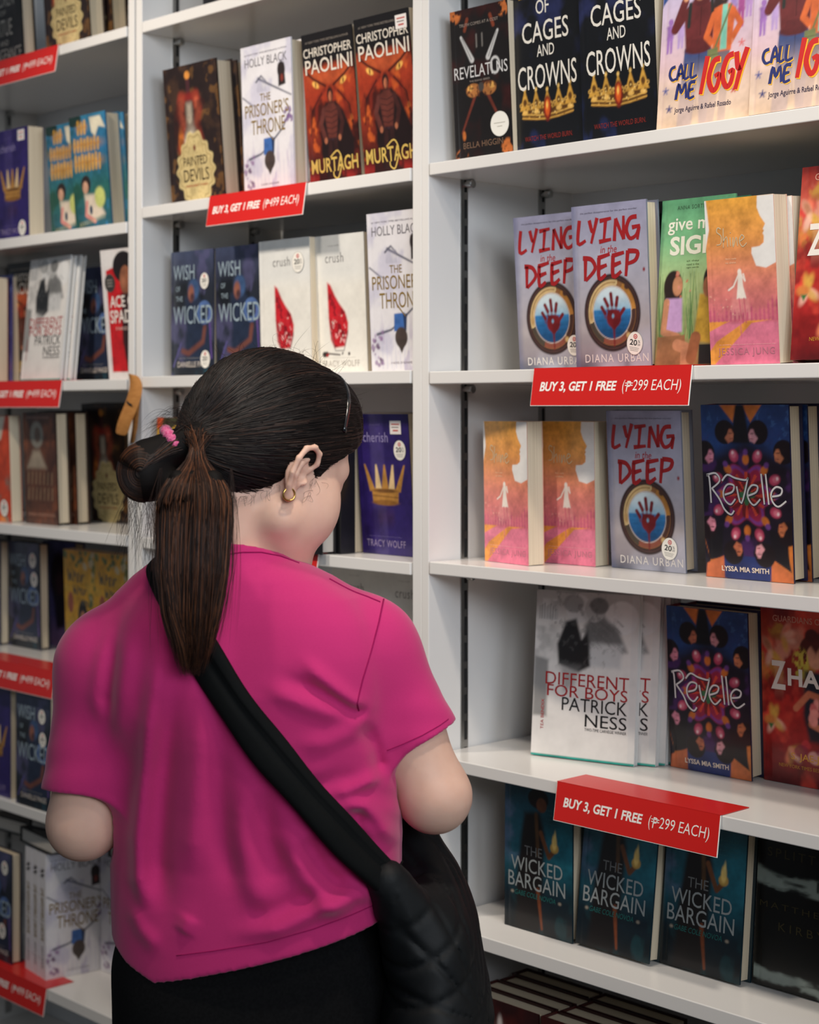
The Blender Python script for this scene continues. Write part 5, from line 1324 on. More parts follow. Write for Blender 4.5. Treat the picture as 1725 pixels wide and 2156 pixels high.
def build_body():
    f = Field(axis((-.27, -.125, .005), (-.125, .125, .0021), (.125, .28, .005)), axis((-.16, -.10, .004), (-.10, .145, .0021), (.145, .33, .005)), axis((.82, 1.255, .005), (1.255, 1.56, .0021)))
    # trunk under the shirt, shoulders, neck
    f.ellipsoid((-.006, .005, 1.10), (.135, .085, .17)); f.ellipsoid((-.006, .008, .90), (.135, .095, .12), k=.03)
    f.capsule(L_SH + (.03, 0, 0), (-.05, .005, 1.255), .04, .045, .03); f.capsule(R_SH + (-.02, 0, 0), (0, .005, 1.255), .04, .045, .03)
    f.capsule(NK0, NK1, .051, .049, .022)
    # skull and face
    f.ellipsoid(hd(0, -.6, 4.6), (7.3 * HS, 9.3 * HS, 8.4 * HS), HM, .02)
    f.ellipsoid(hd(0, 2.2, -1.2), (6.5 * HS, 6.4 * HS, 7.4 * HS), HM, .025)
    f.ellipsoid(hd(0, 5.2, -6.6), (4.0 * HS, 3.2 * HS, 3.4 * HS), HM, .025)
    for s in (-1, 1):
        f.ellipsoid(hd(4.3 * s, 5.0, -2.4), (3.0 * HS, 3.1 * HS, 3.9 * HS), HM, .025)       # full cheeks
        f.capsule(hd(5.4 * s, 1.0, -4.8), hd(2.0 * s, 6.8, -8.0), .022, .018, .02)           # jaw
        f.ellipsoid(hd(3.2 * s, 8.6, 1.8), (1.3 * HS, .7 * HS, .8 * HS), HM, .014, 'cut')  # eye sockets
        f.capsule(hd(1.4 * s, 8.3, 3.4), hd(4.0 * s, 7.0, 3.4), .007, .007, .02)            # brow ridge
        f.ellipsoid(hd(3.0 * s, 7.2, 1.5), (1.2 * HS,) * 3, HM, .008)                       # lidded eye
    f.chain([hd(0, 8.4, 2.6), hd(0, 9.4, .6), hd(0, 10.3, -1.2)], [.006, .007, .0095], .010)
    for s in (-1, 1): f.ellipsoid(hd(.95 * s, 9.2, -1.5), (.75 * HS, .8 * HS, .6 * HS), HM, .008)
    f.capsule(hd(-1.7, 8.2, -4.3), hd(1.7, 8.2, -4.3), .006, .006, .008); f.capsule(hd(-1.3, 8.1, -5.2), hd(1.3, 8.1, -5.2), .0065, .0065, .008)
    f.ellipsoid(hd(0, 7.0, -8.4), (1.7 * HS, 1.2 * HS, 1.2 * HS), HM, .012)
    # ears
    for s in (-1, 1):
        e = lambda a, b, c: hd(a * s, b, c)
        f.ellipsoid(hd(7.45 * s, -.5, .2), (.45 * HS, 1.35 * HS, 2.3 * HS), HM, .006)
        f.chain([e(7.3, .9, .7), e(7.9, 1.35, 1.9), e(8.3, .9, 2.9), e(8.7, -.2, 3.2), e(9.0, -1.3, 2.6), e(9.1, -1.85, 1.2), e(8.8, -1.75, -.4), e(8.2, -1.2, -1.7), e(7.7, -.55, -2.6)], [.0028, .0031, .0033, .0035, .0035, .0034, .0033, .0036, .0048], .0025)
        f.chain([e(7.8, .2, 2.0), e(8.2, -.7, 1.1), e(8.15, -.85, -.3), e(7.8, -.3, -1.3)], [.0025, .003, .003, .0026], .003)
        f.ellipsoid(hd(7.55 * s, -.25, -2.5), (.5 * HS, .75 * HS, .75 * HS), HM, .004); f.capsule(e(7.4, .95, -.3), e(7.8, .75, -.6), .0035, .003, .003)
        f.ellipsoid(hd(8.15 * s, .15, -.1), (.75 * HS, .55 * HS, .75 * HS), HM, .003, 'cut')
    # arms
    for sh, el, wr, s in ((L_SH, L_EL, L_WR, -1), (R_SH, R_EL, R_WR, 1)):
        f.capsule(sh, sh + (el - sh) * .55,   .041, .044, .02); f.capsule(sh + (el - sh) * .5, el, .044, .040, .015)
        f.capsule(el, el + (wr - el) * .35, .040, .037, .012); f.capsule(el + (wr - el) * .3, wr, .037, .025, .015)
        # hand: palm, thumb and four bent fingers
        d = (wr - el) / np.linalg.norm(wr - el); inw = np.array([-s * .75, .2, .1]); inw -= d * (inw @ d); inw /= np.linalg.norm(inw); up = np.cross(d, inw) * -s
        pc = wr + d * .045
        f.capsule(wr, pc, .021, .022, .012); f.capsule(pc + up * .022, pc - up * .022, .014, .014, .012)
        for q, ln in ((-1.5, .062), (-.5, .076), (.5, .082), (1.5, .074)):
            b0 = pc + d * .030 + up * q * .0185; b1 = b0 + d * ln * .42 + inw * ln * .12; b2 = b1 + d * ln * .22 + inw * ln * .30; b3 = b2 + inw * ln * .26 - d * ln * .02
            f.chain([pc + up * q * .014, b0, b1, b2, b3], [.011, .0095, .0088, .008, .0068], .003)
        t0 = wr + d * .018 + up * .022; t1 = t0 + up * .026 + d * .022 + inw * .012; t2 = t1 + d * .026 + inw * .018; f.chain([wr + d * .02 + up * .01, t0, t1, t2], [.014, .0125, .0105, .008], .004)
    return f.mesh('person', [M_SKIN])


person = link('person', build_body(), None, P_LOC, (0, 0, YAW))
tag(person, 'woman in a pink t-shirt seen from behind, head bowed, dark hair tied low', 'person')

# ---- T-shirt -------------------------------------------------------------
LOFT = np.array([  # z, centre x, centre y, half width, half depth
    (.80, .000, .008, .164, .124), (.86, .000, .008, .165, .124), (.90, -.001, .006, .166, .120), (.97, -.001, .002, .168, .112), (1.03, -.003, -.002, .171, .109), (1.10, -.006, -.004, .169, .112),
    (1.16, -.012, -.004, .166, .110), (1.20, -.016, -.001, .166, .101), (1.235, -.020, .001, .158, .091), (1.26, -.022, .003, .142, .083), (1.28, -.027, .006, .116, .075), (1.30, -.036, .010, .080, .064), (1.316, -.036, .012, .056, .052), (1.33, -.034, .014, .03, .03)])
TROT = R(12)


def loft_d(X, Y, Z, loft=LOFT, grow=0.0, e=2.3):
    c = [np.interp(Z, loft[:, 0], loft[:, i]) for i in range(1, 5)]
    dx = X - c[0]; dy = Y - c[1]
    u = dx * math.cos(TROT) - dy * math.sin(TROT); w = dx * math.sin(TROT) + dy * math.cos(TROT)
    rx, ry = c[2] + grow, c[3] + grow
    q = (np.abs(u / rx) ** e + np.abs(w / ry) ** e) ** (1 / e)
    return (q - 1) * np.minimum(rx, ry) * .92


def poly_dist(X, Z, pts):
    """Distance in the (x, z) plane to a polyline, and the position along it."""
    best = None; tt = None; n = len(pts) - 1
    for i in range(n):
        a, b = pts[i], pts[i + 1]; dx, dz = b[0] - a[0], b[1] - a[1]
        t = np.clip(((X - a[0]) * dx + (Z - a[1]) * dz) / (dx * dx + dz * dz + 1e-12), 0, 1)
        d = np.sqrt((X - a[0] - t * dx) ** 2 + (Z - a[1] - t * dz) ** 2); p = (i + t) / n
        if best is None: best, tt = d, p
        else: m = d < best; best = np.where(m, d, best); tt = np.where(m, p, tt)
    return best, tt


FOLDS = [  # drape lines on the back (image points), height in metres (+ ridge, - valley), half width
    ([(338, 1400), (318, 1520), (298, 1650), (282, 1780), (284, 1870), (300, 1930)], .0085, .011),
    ([(372, 1420), (352, 1560), (338, 1700), (330, 1830), (345, 1930)], -.0065, .014),
    ([(214, 1330), (196, 1420), (188, 1480), (200, 1540)], .003, .009), ([(240, 1360), (226, 1440), (216, 1520)], -.0025, .010),
    ([(262, 1340), (254, 1420), (240, 1500), (236, 1600)], .003, .012), ([(300, 1330), (292, 1420), (284, 1520)], -.002, .010), ([(340, 1300), (336, 1400), (330, 1480)], .0025, .010),
    ([(432, 1480), (420, 1600), (410, 1740), (400, 1850)], .005, .014), ([(468, 1540), (462, 1660), (470, 1780), (500, 1880)], -.0045, .014),
    ([(520, 1640), (512, 1740), (530, 1850), (580, 1930)], .0055, .015), ([(556, 1660), (562, 1760), (590, 1850)], -.006, .014),
    ([(600, 1740), (640, 1830), (690, 1895), (740, 1920)], .006, .012), ([(640, 1760), (680, 1830), (730, 1880)], -.005, .010),
    ([(500, 1960), (590, 1945), (680, 1905), (750, 1885), (800, 1890)], .006, .010), ([(520, 1925), (600, 1905), (690, 1870)], -.004, .012),
    ([(640, 1385), (690, 1430), (735, 1470), (772, 1497)], .0055, .008), ([(600, 1420), (680, 1455), (745, 1495), (775, 1506)], -.005, .008),
    ([(560, 1440), (650, 1480), (730, 1508)], .0035, .009), ([(770, 1500), (740, 1540), (690, 1560), (620, 1560)], .003, .010),
    ([(762, 1520), (790, 1590), (800, 1650)], -.004, .008), ([(590, 1640), (680, 1650), (770, 1630)], -.003, .010), ([(700, 1672), (760, 1655), (800, 1640)], .004, .007),
    ([(720, 1690), (770, 1700), (800, 1740), (830, 1790)], .004, .007), ([(748, 1700), (752, 1750), (772, 1800)], -.004, .007),
    ([(262, 1930), (290, 1975), (330, 2008)], .0035, .010), ([(400, 1930), (384, 1970)], .004, .010),
]
FOLDS_XZ = [([tuple(LP(px, py, -.105)[[0, 2]]) for px, py in p], a, w) for p, a, w in FOLDS]
HEM_L = L_SH + (L_EL - L_SH) * .80
HEM_R = np.array([.182, -.012, 1.094])


def hem_z(X, Y):
    return np.interp(X, [-.3, -.175, -.14, -.105, .03, .15, .3], [.882, .880, .856, .843, .878, .910, .93]) + .0 * Y


def build_shirt():
    f = Field(axis((-.275, .265, .0026)), axis((-.185, .175, .0028)), axis((.81, 1.345, .0026)))
    f.apply(lambda X, Y, Z: loft_d(X, Y, Z), (-.3, -.2, .8), (.3, .2, 1.36))
    f.ellipsoid((-.085, -.052, 1.175), (.07, .058, .085), k=.03); f.ellipsoid((.065, -.062, 1.175), (.07, .054, .085), k=.03)      # shoulder blades
    for sh, hm, ra, rb, n, k in ((L_SH, HEM_L, .055, .053, (-.07, -.14, -.98), .03), (R_SH, HEM_R, .057, .0515, (.46, -.05, -.885), .024)):
        n = np.array(n) / np.linalg.norm(n); e = hm + (hm - sh) * .35; ab = e - sh; L = float(ab @ ab)

        def fn(X, Y, Z, sh=sh, hm=hm, ra=ra, rb=rb, n=n, ab=ab, L=L):
            t = np.clip(((X - sh[0]) * ab[0] + (Y - sh[1]) * ab[1] + (Z - sh[2]) * ab[2]) / L, 0, 1)
            c = np.sqrt((X - sh[0] - t * ab[0]) ** 2 + (Y - sh[1] - t * ab[1]) ** 2 + (Z - sh[2] - t * ab[2]) ** 2) - (ra + (rb - ra) * np.minimum(1, t * 1.35))
            c = c + .0007 * np.sin(Z * 150 + Y * 60) * sstep(.3, .7, t)
            return np.maximum(c, (X - hm[0]) * n[0] + (Y - hm[1]) * n[1] + (Z - hm[2]) * n[2])
        f.apply(fn, np.minimum(sh, e) - .13, np.maximum(sh, e) + .13, 'union', k)
    f.capsule(L_SH + (.06, .004, .018), L_SH, .050, .056, .03); f.capsule(R_SH + (-.06, .0, .016), R_SH, .050, .057, .03)
    # collar: a band round the neck, cut level with its rim
    f.capsule(NK0 + (0, 0, .015), NK1, .0585, .0565, .022)
    # folds live on the back half
    w = f.sl((-.3, -.2, .8), (.3, .05, 1.32)); X, Y, Z = f.pts(w); X2 = X[:, :, 0][:, :, None] + 0 * Z[0:1]; disp = 0
    for pts, amp, wd in FOLDS_XZ:
        d, t = poly_dist(X, Z, pts); disp = disp + 1.2 * amp * np.exp(-(d / wd) ** 2) * np.minimum(1, 4 * np.minimum(t, 1 - t) + .15)
    rip = .0012 * np.sin(Z * 210 + 4 * np.sin(X * 40)) * np.exp(-((X - .1) / .06) ** 2) * np.exp(-((Z - 1.03) / .05) ** 2)
    f.v[w] -= ((disp + rip) * sstep(.03, -.03, Y)).astype(np.float32)
    # openings: hem, sleeves, neck
    f.apply(lambda X, Y, Z: Z - hem_z(X, Y), (-.3, -.2, .8), (.3, .2, .95), 'cut')
    f.apply(lambda X, Y, Z: loft_d(X, Y, Z, grow=-.030) + np.maximum(0, Z - hem_z(X, Y) - .006) * 3, (-.3, -.2, .8), (.3, .2, .93), 'cut')
    for sh, hm, el in ((L_SH, HEM_L, L_EL), (R_SH, HEM_R, R_EL)):
        n = (el - hm) / np.linalg.norm(el - hm)
        f.capsule(hm - n * .010, hm + n * .05, .0455, .0455, 0, 'cut')
    rn = np.array([.05, .32, .945])
    f.apply(lambda X, Y, Z: -((X + .02) * rn[0] + (Y + .045) * rn[1] + (Z - 1.3195) * rn[2]), (-.13, -.12, 1.25), (.08, .17, 1.36), 'cut')
    f.capsule(NK0 + (0, 0, .04), NK1 + (NK1 - NK0) * .3, .0515, .0495, .001, 'cut')
    return f


SHIRT_F = build_shirt()
shirt = link('t_shirt', SHIRT_F.mesh('t_shirt', [M_SHIRT]), person)


from mathutils.bvhtree import BVHTree
_sv = [v.co.copy() for v in shirt.data.vertices]
SHIRT_T = BVHTree.FromPolygons(_sv, [list(p.vertices) for p in shirt.data.polygons])
EYE_L = Vector((-PX, -PD, EYE))


def on_back(px, py, lift=0.0):
    """Point of the shirt's surface that the camera sees there, lifted off the cloth."""
    d = (Vector(LP(px, py, 0)) - EYE_L).normalized()
    h, n, _, _ = SHIRT_T.ray_cast(EYE_L, d)
    if h is None: h, n, _, _ = SHIRT_T.find_nearest(Vector(LP(px, py, -.03)))
    if n.y > 0 and n.dot(d) > 0: n = -n
    return np.array(h + n * lift)


# seams: right armhole, shoulder, hems
def seam(name, pts, r=.0009):
    Q = []
    for p, q in zip(pts[:-1], pts[1:]):
        for t in np.linspace(0, 1, 7)[:-1]: Q.append(on_back(p[0] * (1 - t) + q[0] * t, p[1] * (1 - t) + q[1] * t, .0004))
    Q.append(on_back(*pts[-1], .0004)); m = MB(); m.tube(Q, r, 5); m.build(name, M_SEAM, shirt, True)


seam('armhole_seam', [(808, 1262), (798, 1310), (782, 1370), (764, 1430), (752, 1480), (756, 1496)])
seam('shoulder_seam', [(700, 1206), (740, 1222), (780, 1240), (806, 1256)])

seam('collar_seam', [(474, 1168), (510, 1163), (550, 1163), (590, 1171), (630, 1186)], .0007)
seam('sleeve_hem_stitch', [(815, 1580), (850, 1566), (890, 1548), (925, 1528), (944, 1514)], .0005)
seam('hem_stitch', [(372, 2012), (450, 2002), (560, 1984), (660, 1956), (740, 1926), (790, 1904)], .0005)

# ---- trousers and shoes --------------------------------------------------
f = Field(axis((-.2, .2, .006)), axis((-.2, .2, .006)), axis((.02, .96, .008)))
f.ellipsoid((-.002, .008, .86), (.143, .098, .15))
for s in (-1, 1): f.capsule((s * .072 - .004, .004, .82), (s * .082, .01, .08), .085, .072, .05)
f.ellipsoid((-.004, -.016, .76), (.13, .092, .10), k=.05)
f.apply(lambda X, Y, Z: (Z - .945) * -1 + 0 * X, (-.2, -.2, .9), (.2, .2, .97), 'cut'); f.apply(lambda X, Y, Z: (Z - .06) + 0 * X, (-.2, -.2, 0), (.2, .2, .1), 'cut')
link('trousers', f.mesh('trousers', [M_BLACK]), person)
for s in (-1, 1):
    f = Field(axis((s * .085 - .06, s * .085 + .06, .005)), axis((-.09, .22, .005)), axis((-.01, .12, .004)))
    f.capsule((s * .085, -.03, .035), (s * .095, .13, .03), .038, .036, .01); f.capsule((s * .085, -.02, .06), (s * .085, -.01, .10), .038, .036, .02); f.apply(lambda X, Y, Z: Z - .001 + 0 * X, (-.3, -.2, -.02), (.3, .3, .02), 'cut')
    link('shoe', f.mesh('shoe', [M_SOLE]), person)

# ------------------------------------------------------------------ hair
RNG = np.random.RandomState(7)
SKC, SKR = hd(0, -.6, 4.6), np.array([7.3, 9.3, 8.4]) * HS


def hair_line(a, b, c):
    """Positive where the scalp carries hair (head frame, centimetres)."""
    a = np.abs(a)
    front = np.interp(b, [-9, -6.5, -3.0, -1.2, .2, 1.2, 2.6, 3.6, 5.2, 7.0, 9], [-6.4, -6.0, -3.9, -1.4, 2.2, 2.6, -.3, 2.6, 4.3, 6.6, 8.5])
    return c - front + np.maximum(0, 3 - a) * np.where(b > 3, -.35, 0.0)


def hair_cap():
    f = Field(axis((-.14, .14, .0024)), axis((-.12, .17, .0024)), axis((1.27, 1.57, .0024)))
    f.ellipsoid(hd(0, -.7, 4.7), SKR + .0085, HM)
    f.ellipsoid(hd(0, -5.0, 1.4), np.array([6.2, 5.4, 6.4]) * HS, HM, .03)                # fullness above the nape
    f.ellipsoid(hd(0, 3.4, 7.4), np.array([6.6, 5.4, 6.2]) * HS, HM, .02)                # smooth roll over the brow
    f.capsule(TIE + (HC - TIE) * .30, TIE, .030, .021, .03)                                # gathered towards the tie
    w = f.sl((-1, -1, -1), (2, 2, 2)); X, Y, Z = f.pts(w)
    dx, dy, dz = X - HC[0], Y - HC[1], Z - HC[2]
    q = [(dx * HM[i][0] + dy * HM[i][1] + dz * HM[i][2]) / HS for i in range(3)]
    keep = hair_line(*q) * HS * .55
    dt = np.sqrt((X - TIE[0]) ** 2 + (Y - TIE[1]) ** 2 + (Z - TIE[2]) ** 2)
    keep = np.maximum(keep, .05 - dt)
    # comb grooves that run towards the tie
    u = np.arctan2(q[0], q[2] + 1e-6)
    f.v[w] = np.maximum(f.v[w] + .0007 * np.sin(u * 46 + 3 * np.sin(q[1] * .4)), -keep.astype(np.float32))
    return f


TIE = LP(412, 934, -.050)
CAP_F = hair_cap()
hair = link('hair', CAP_F.mesh('hair', [M_CAP]), person)


def strands(name, curves, radii, cols, parent, sides=3):
    """Many hair strands in one mesh; curves is (n, m, 3)."""
    C = np.asarray(curves, float); n, m, _ = C.shape
    T = np.gradient(C, axis=1); T /= np.linalg.norm(T, axis=2, keepdims=True) + 1e-12
    ref = np.where(np.abs(T[..., 2:3]) < .9, np.array([0, 0, 1.0]), np.array([1.0, 0, 0]))
    U = np.cross(T, ref); U /= np.linalg.norm(U, axis=2, keepdims=True) + 1e-12; Wv = np.cross(T, U)
    rad = np.asarray(radii)[:, None] * np.interp(np.linspace(0, 1, m), [0, .75, 1], [1, .9, .15])[None, :]
    an = np.arange(sides) * 2 * math.pi / sides
    V = C[:, :, None, :] + rad[:, :, None, None] * (U[:, :, None, :] * np.cos(an)[None, None, :, None] + Wv[:, :, None, :] * np.sin(an)[None, None, :, None])
    base = (np.arange(n)[:, None, None] * m + np.arange(m - 1)[None, :, None]) * sides; k = np.arange(sides)[None, None, :]; k2 = (k + 1) % sides
    Q = np.stack([base + k, base + k2, base + sides + k2, base + sides + k], -1).reshape(-1, 4)
    me = grid_mesh(name, V.reshape(-1, 3), Q, [M_HAIR])
    col = np.repeat(np.asarray(cols, np.float32), m * sides, axis=0); col = np.concatenate([col, np.ones((len(col), 1), np.float32)], 1)
    me.color_attributes.new('Col', 'FLOAT_COLOR', 'POINT').data.foreach_set('color', col.ravel())
    return link(name, me, parent)


def hair_cols(n, dark, mid, light, pl=.12):
    t = RNG.rand(n, 1); c = lin(dark) * (1 - t) + lin(mid) * t
    m = RNG.rand(n) < pl; c[m] = lin(light) * (.6 + .6 * RNG.rand(m.sum(), 1)); return c


def cap_strands(n):
    """Combed strands over the cap from the hairline and crown back to the tie."""
    out = []; tl = (HM @ (TIE - SKC)) / (SKR + .0085); tl /= np.linalg.norm(tl)
    tries = 0
    while len(out) < n and tries < n * 40:
        tries += 1
        d = RNG.randn(3); d /= np.linalg.norm(d)
        p = d * (SKR + .0085) / HS + np.array([0, -.7, 4.7])
        g = hair_line(*p)
        if g < .15 or d @ tl > .86: continue
        if g > 2.2 and RNG.rand() < .45: continue
        om = math.acos(np.clip(d @ tl, -1, 1)); m = 16; t = np.linspace(0, min(1, .97), m)[:, None]
        s = (np.sin((1 - t) * om) * d + np.sin(t * om) * tl) / math.sin(om)
        lift = 1 + .012 * RNG.rand() + .006 * np.sin(t * 9 + RNG.rand() * 6) * RNG.rand()
        P = (s * lift) * (SKR + .0085)
        W = hd(0, -.7, 4.7) + P @ HM
        # settle on the cap surface
        for it in range(3):
            ix = [np.clip(np.searchsorted(CAP_F.g[q], W[:, q]), 1, len(CAP_F.g[q]) - 2) for q in range(3)]
            dv = CAP_F.v[ix[0], ix[1], ix[2]]
            nr = W - (SKC + (np.clip((W - SKC) @ HM.T, -.02, .02)) @ HM); nr /= np.linalg.norm(nr, axis=1)[:, None]
            W = W - nr * np.clip(dv - .0006 - .0012 * RNG.rand(), -.012, .012)[:, None] * .9
        K = (W[:-2] + W[1:-1] * 2 + W[2:]) / 4; W[1:-1] = K
        w = sstep(.82, 1, t); W = W * (1 - w) + (TIE + RNG.randn(3) * .006) * w
        out.append(W)
    return np.array(out)


cs = cap_strands(3000)
strands('combed_strands', cs, .00030 + .00022 * RNG.rand(len(cs)), hair_cols(len(cs), (16, 13, 13), (30, 22, 20), (64, 44, 36), .10), hair)

# ponytail falling over the strap
tail_c = [(LP(414, 950, -.075), .036, .022), (LP(412, 1010, -.108), .039, .024), (LP(408, 1100, -.130), .039, .020), (LP(404, 1200, -.142), .038, .016), (LP(402, 1290, -.146), .030, .012), (LP(404, 1360, -.146), .019, .008), (LP(402, 1425, -.142), .008, .004)]


def tail_at(t):
    i = np.clip(t * (len(tail_c) - 1), 0, len(tail_c) - 1.0001); k = int(i); fr = i - k
    a, b = tail_c[k], tail_c[k + 1]
    return a[0] * (1 - fr) + b[0] * fr, a[1] * (1 - fr) + b[1] * fr, a[2] * (1 - fr) + b[2] * fr


def tail_strands(n):
    out = []; m = 20
    for _ in range(n):
        th = RNG.rand() * 2 * math.pi; r = RNG.rand() ** .35; L = RNG.uniform(.78, 1.0) if RNG.rand() < .75 else RNG.uniform(.45, .85)
        ph = RNG.rand() * 6; wob = RNG.rand() * .0022; sx = RNG.randn() * .0035; P = []
        lock = .0030 * math.sin(th * 5 + 1.3)                # hair gathers in locks
        for j in range(m):
            t = j / (m - 1) * L; c, w, dpt = tail_at(t)
            pin = sstep(0, .26, t) * .80 + .20
            off = np.array([math.cos(th) * r * w * pin + (sx + lock) * t, math.sin(th) * (r * dpt * pin + lock * .8), 0])
            off[0] += wob * math.sin(t * 9 + ph)
            P.append(c + off)
        P = np.array(P); st = TIE + RNG.randn(3) * np.array([.009, .004, .006]) + np.array([.004, 0, .006])
        out.append(np.concatenate([[st, st * .5 + P[0] * .5 + np.array([0, -.006, .008])], P]))
    return np.array(out)


ts = tail_strands(2300)
f = Field(axis((-.16, .02, .003)), axis((-.18, -.02, .003)), axis((1.12, 1.46, .004)))
for i in range(1, len(tail_c) - 2):
    a, b = tail_c[i], tail_c[i + 1]
    for o in (-.5, 0, .5): f.capsule(a[0] + (a[1] * o, .002, 0), b[0] + (b[1] * o, .002, 0), a[2] * .45, b[2] * .45, .008)
f.capsule(TIE + (0, .01, 0), tail_c[1][0] + (0, .012, 0), .014, .008, .01)
pony = link('ponytail', f.mesh('ponytail', [M_CAP]), person)
strands('tail_strands', ts, .00030 + .00025 * RNG.rand(len(ts)), hair_cols(len(ts), (30, 20, 17), (62, 38, 27), (108, 66, 42), .20), pony)

# looped bun to the left of the tie
BUN = LP(303, 994, -.060)
f = Field(axis((-.20, -.05, .0026)), axis((-.13, .01, .0026)), axis((1.33, 1.46, .0026)))
f.ellipsoid(BUN, (.0275, .026, .0310)); f.capsule(BUN + (.006, .004, .016), TIE + (-.004, 0, .004), .021, .019, .012); f.capsule(BUN + (.006, 0, -.014), LP(360, 1020, -.06), .016, .016, .012)
bun = link('hair_bun', f.mesh('hair_bun', [M_CAP]), person)
bs = []
for _ in range(900):
    k = RNG.uniform(-1, 1); rr = RNG.uniform(.96, 1.06); P = []
    yo = k * .024; q = math.sqrt(max(.002, 1 - k * k))
    for j in range(18):
        a = math.radians(58 + j / 17 * 215 + RNG.randn() * .4)
        P.append(BUN + np.array([math.cos(a) * .0285 * rr * (.04 + .96 * q), yo * 1.12, math.sin(a) * .0322 * rr * (.04 + .96 * q)]))
    s0 = TIE + np.array([RNG.randn() * .004, yo * .5, .004 + RNG.randn() * .006]); P = [s0, s0 * .5 + P[0] * .5 + np.array([0, 0, .004])] + P
    bs.append(P)
strands('bun_strands', np.array(bs), .00030 + .00020 * RNG.rand(len(bs)), hair_cols(len(bs), (24, 16, 14), (48, 30, 22), (104, 62, 38), .14), bun)

# loose flyaway hairs
fl_ = []
for _ in range(150):
    p = BUN + np.array([RNG.uniform(-.02, .04), RNG.uniform(-.02, .02), RNG.uniform(-.034, -.02)]); v = np.array([RNG.uniform(-.03, .02), RNG.uniform(-.02, .01), RNG.uniform(-.07, -.02)]); b = RNG.randn(3) * .012
    t = np.linspace(0, 1, 12)[:, None]; fl_.append(p + v * t + b * (t * t - t) * 2 + np.array([0, 0, -.02]) * t * t)
for _ in range(70):
    p, q = TIE + np.array([.0, -.01, .012]) + RNG.randn(3) * .006, LP(RNG.uniform(290, 380), RNG.uniform(880, 950), -.06); t = np.linspace(0, 1, 12)[:, None]
    fl_.append(p * (1 - t) + q * t + np.array([0, 0, .022]) * (4 * t * (1 - t)) * RNG.uniform(.3, 1.2))
for _ in range(190):                                   # fuzz along the crown
    d = RNG.randn(3); d[2] = abs(d[2]) + .6; d /= np.linalg.norm(d); p = SKC + (d * (SKR + .0095)) @ HM
    v = (d @ HM) * RNG.uniform(.002, .010) + RNG.randn(3) * .012; t = np.linspace(0, 1, 12)[:, None]; fl_.append(p + v * t + RNG.randn(3) * .004 * np.sin(t * 3.1))
for _ in range(46):                                    # baby hairs at nape, sideburn and temple
    bb, cc = ((RNG.uniform(-6, -1.8), 9) if RNG.rand() < .6 else (RNG.uniform(1.8, 3.4), RNG.uniform(-1.6, .6)))
    if cc == 9: cc = float(np.interp(bb, [-6.5, -3.0, -1.2], [-5.6, -3.5, -1.2]))
    aa = 6.6 if bb < 0 else 7.0
    p = hd(aa - abs(bb) * .12, bb, cc); p = p + HR * .004; v = HU * RNG.uniform(-.016, -.004) + HF * RNG.uniform(-.008, .008) + HR * .002; t = np.linspace(0, 1, 12)[:, None]; fl_.append(p + v * t + RNG.randn(3) * .003 * np.sin(t * 3.1))
for _ in range(60):                                    # long thin hairs beside the tail
    x0 = RNG.choice([-1, 1]); p = tail_at(.1)[0] + np.array([x0 * .038, RNG.uniform(-.01, .01), 0]); q = LP(402 + x0 * RNG.uniform(30, 95), RNG.uniform(1180, 1400), -.14); t = np.linspace(0, 1, 12)[:, None]
    fl_.append(p * (1 - t) + q * t + np.array([x0 * .012, 0, 0]) * np.sin(t * 3.14) * RNG.rand())
strands('flyaway_hairs', np.array(fl_), np.full(len(fl_), .00015), hair_cols(len(fl_), (24, 17, 15), (46, 30, 24), (70, 44, 32), .1), hair)

# scrunchie at the tie, headband, earring, brows
m = MB(); sc_c = LP(367, 932, -.050); ax = np.array([.75, .1, .55]); ax /= np.linalg.norm(ax); e1 = np.cross(ax, [0, 1, 0]); e1 /= np.linalg.norm(e1); e2 = np.cross(ax, e1)
m.tube([sc_c + e1 * .0165 * math.cos(a) + e2 * .0165 * math.sin(a) for a in np.linspace(0, 2 * math.pi, 40, endpoint=False)], [.0062 + .0014 * math.sin(k * 2.4) for k in range(40)], 10, closed=True)
m.build('scrunchie', M_PINKTIE, person, True)
m = MB(); P = []
for a in np.linspace(-78, 78, 40):
    ar = math.radians(a); d = np.array([math.sin(ar), .40, math.cos(ar)]); d = d / np.linalg.norm(d)
    W = hd(0, -.7, 4.7) + (d * (SKR + .0085)) @ HM; n = (d / SKR) @ HM; n /= np.linalg.norm(n)
    for it in range(14):
        ix = [int(np.clip(np.searchsorted(CAP_F.g[q], W[q]), 0, len(CAP_F.g[q]) - 1)) for q in range(3)]
        if CAP_F.v[ix[0], ix[1], ix[2]] > .0012: break
        W = W + n * .0012
    P.append(W)
P = np.array(P)
for _ in range(6): P[1:-1] = (P[:-2] + 2 * P[1:-1] + P[2:]) / 4
m.tube(P, .0032, 10, flat=.55); m.build('headband', M_BAND, person, True)
m = MB(); ec = LP(609, 1041, -.048); ang = R(25)
m.tube([ec + np.array([math.cos(t) * .0068 * math.cos(ang), math.cos(t) * .0068 * math.sin(ang), math.sin(t) * .0068]) for t in np.linspace(R(118), R(118 + 318), 36)], .0011, 10)
m.build('hoop_earring', M_GOLD, person, True)
for s in (-1, 1):
    m = MB(); m.tube([hd(1.3 * s, 8.75, 3.3), hd(2.6 * s, 8.35, 3.9), hd(4.3 * s, 7.1, 3.5)], [.0022, .0026, .001], 6, flat=.5); m.build('eyebrow', M_DARK, person, True)
    m = MB(); m.tube([hd(1.9 * s, 8.35, 1.2), hd(3.0 * s, 8.6, 1.05), hd(4.2 * s, 7.7, 1.25)], .0012, 5); m.build('eyelash', M_DARK, person, True)

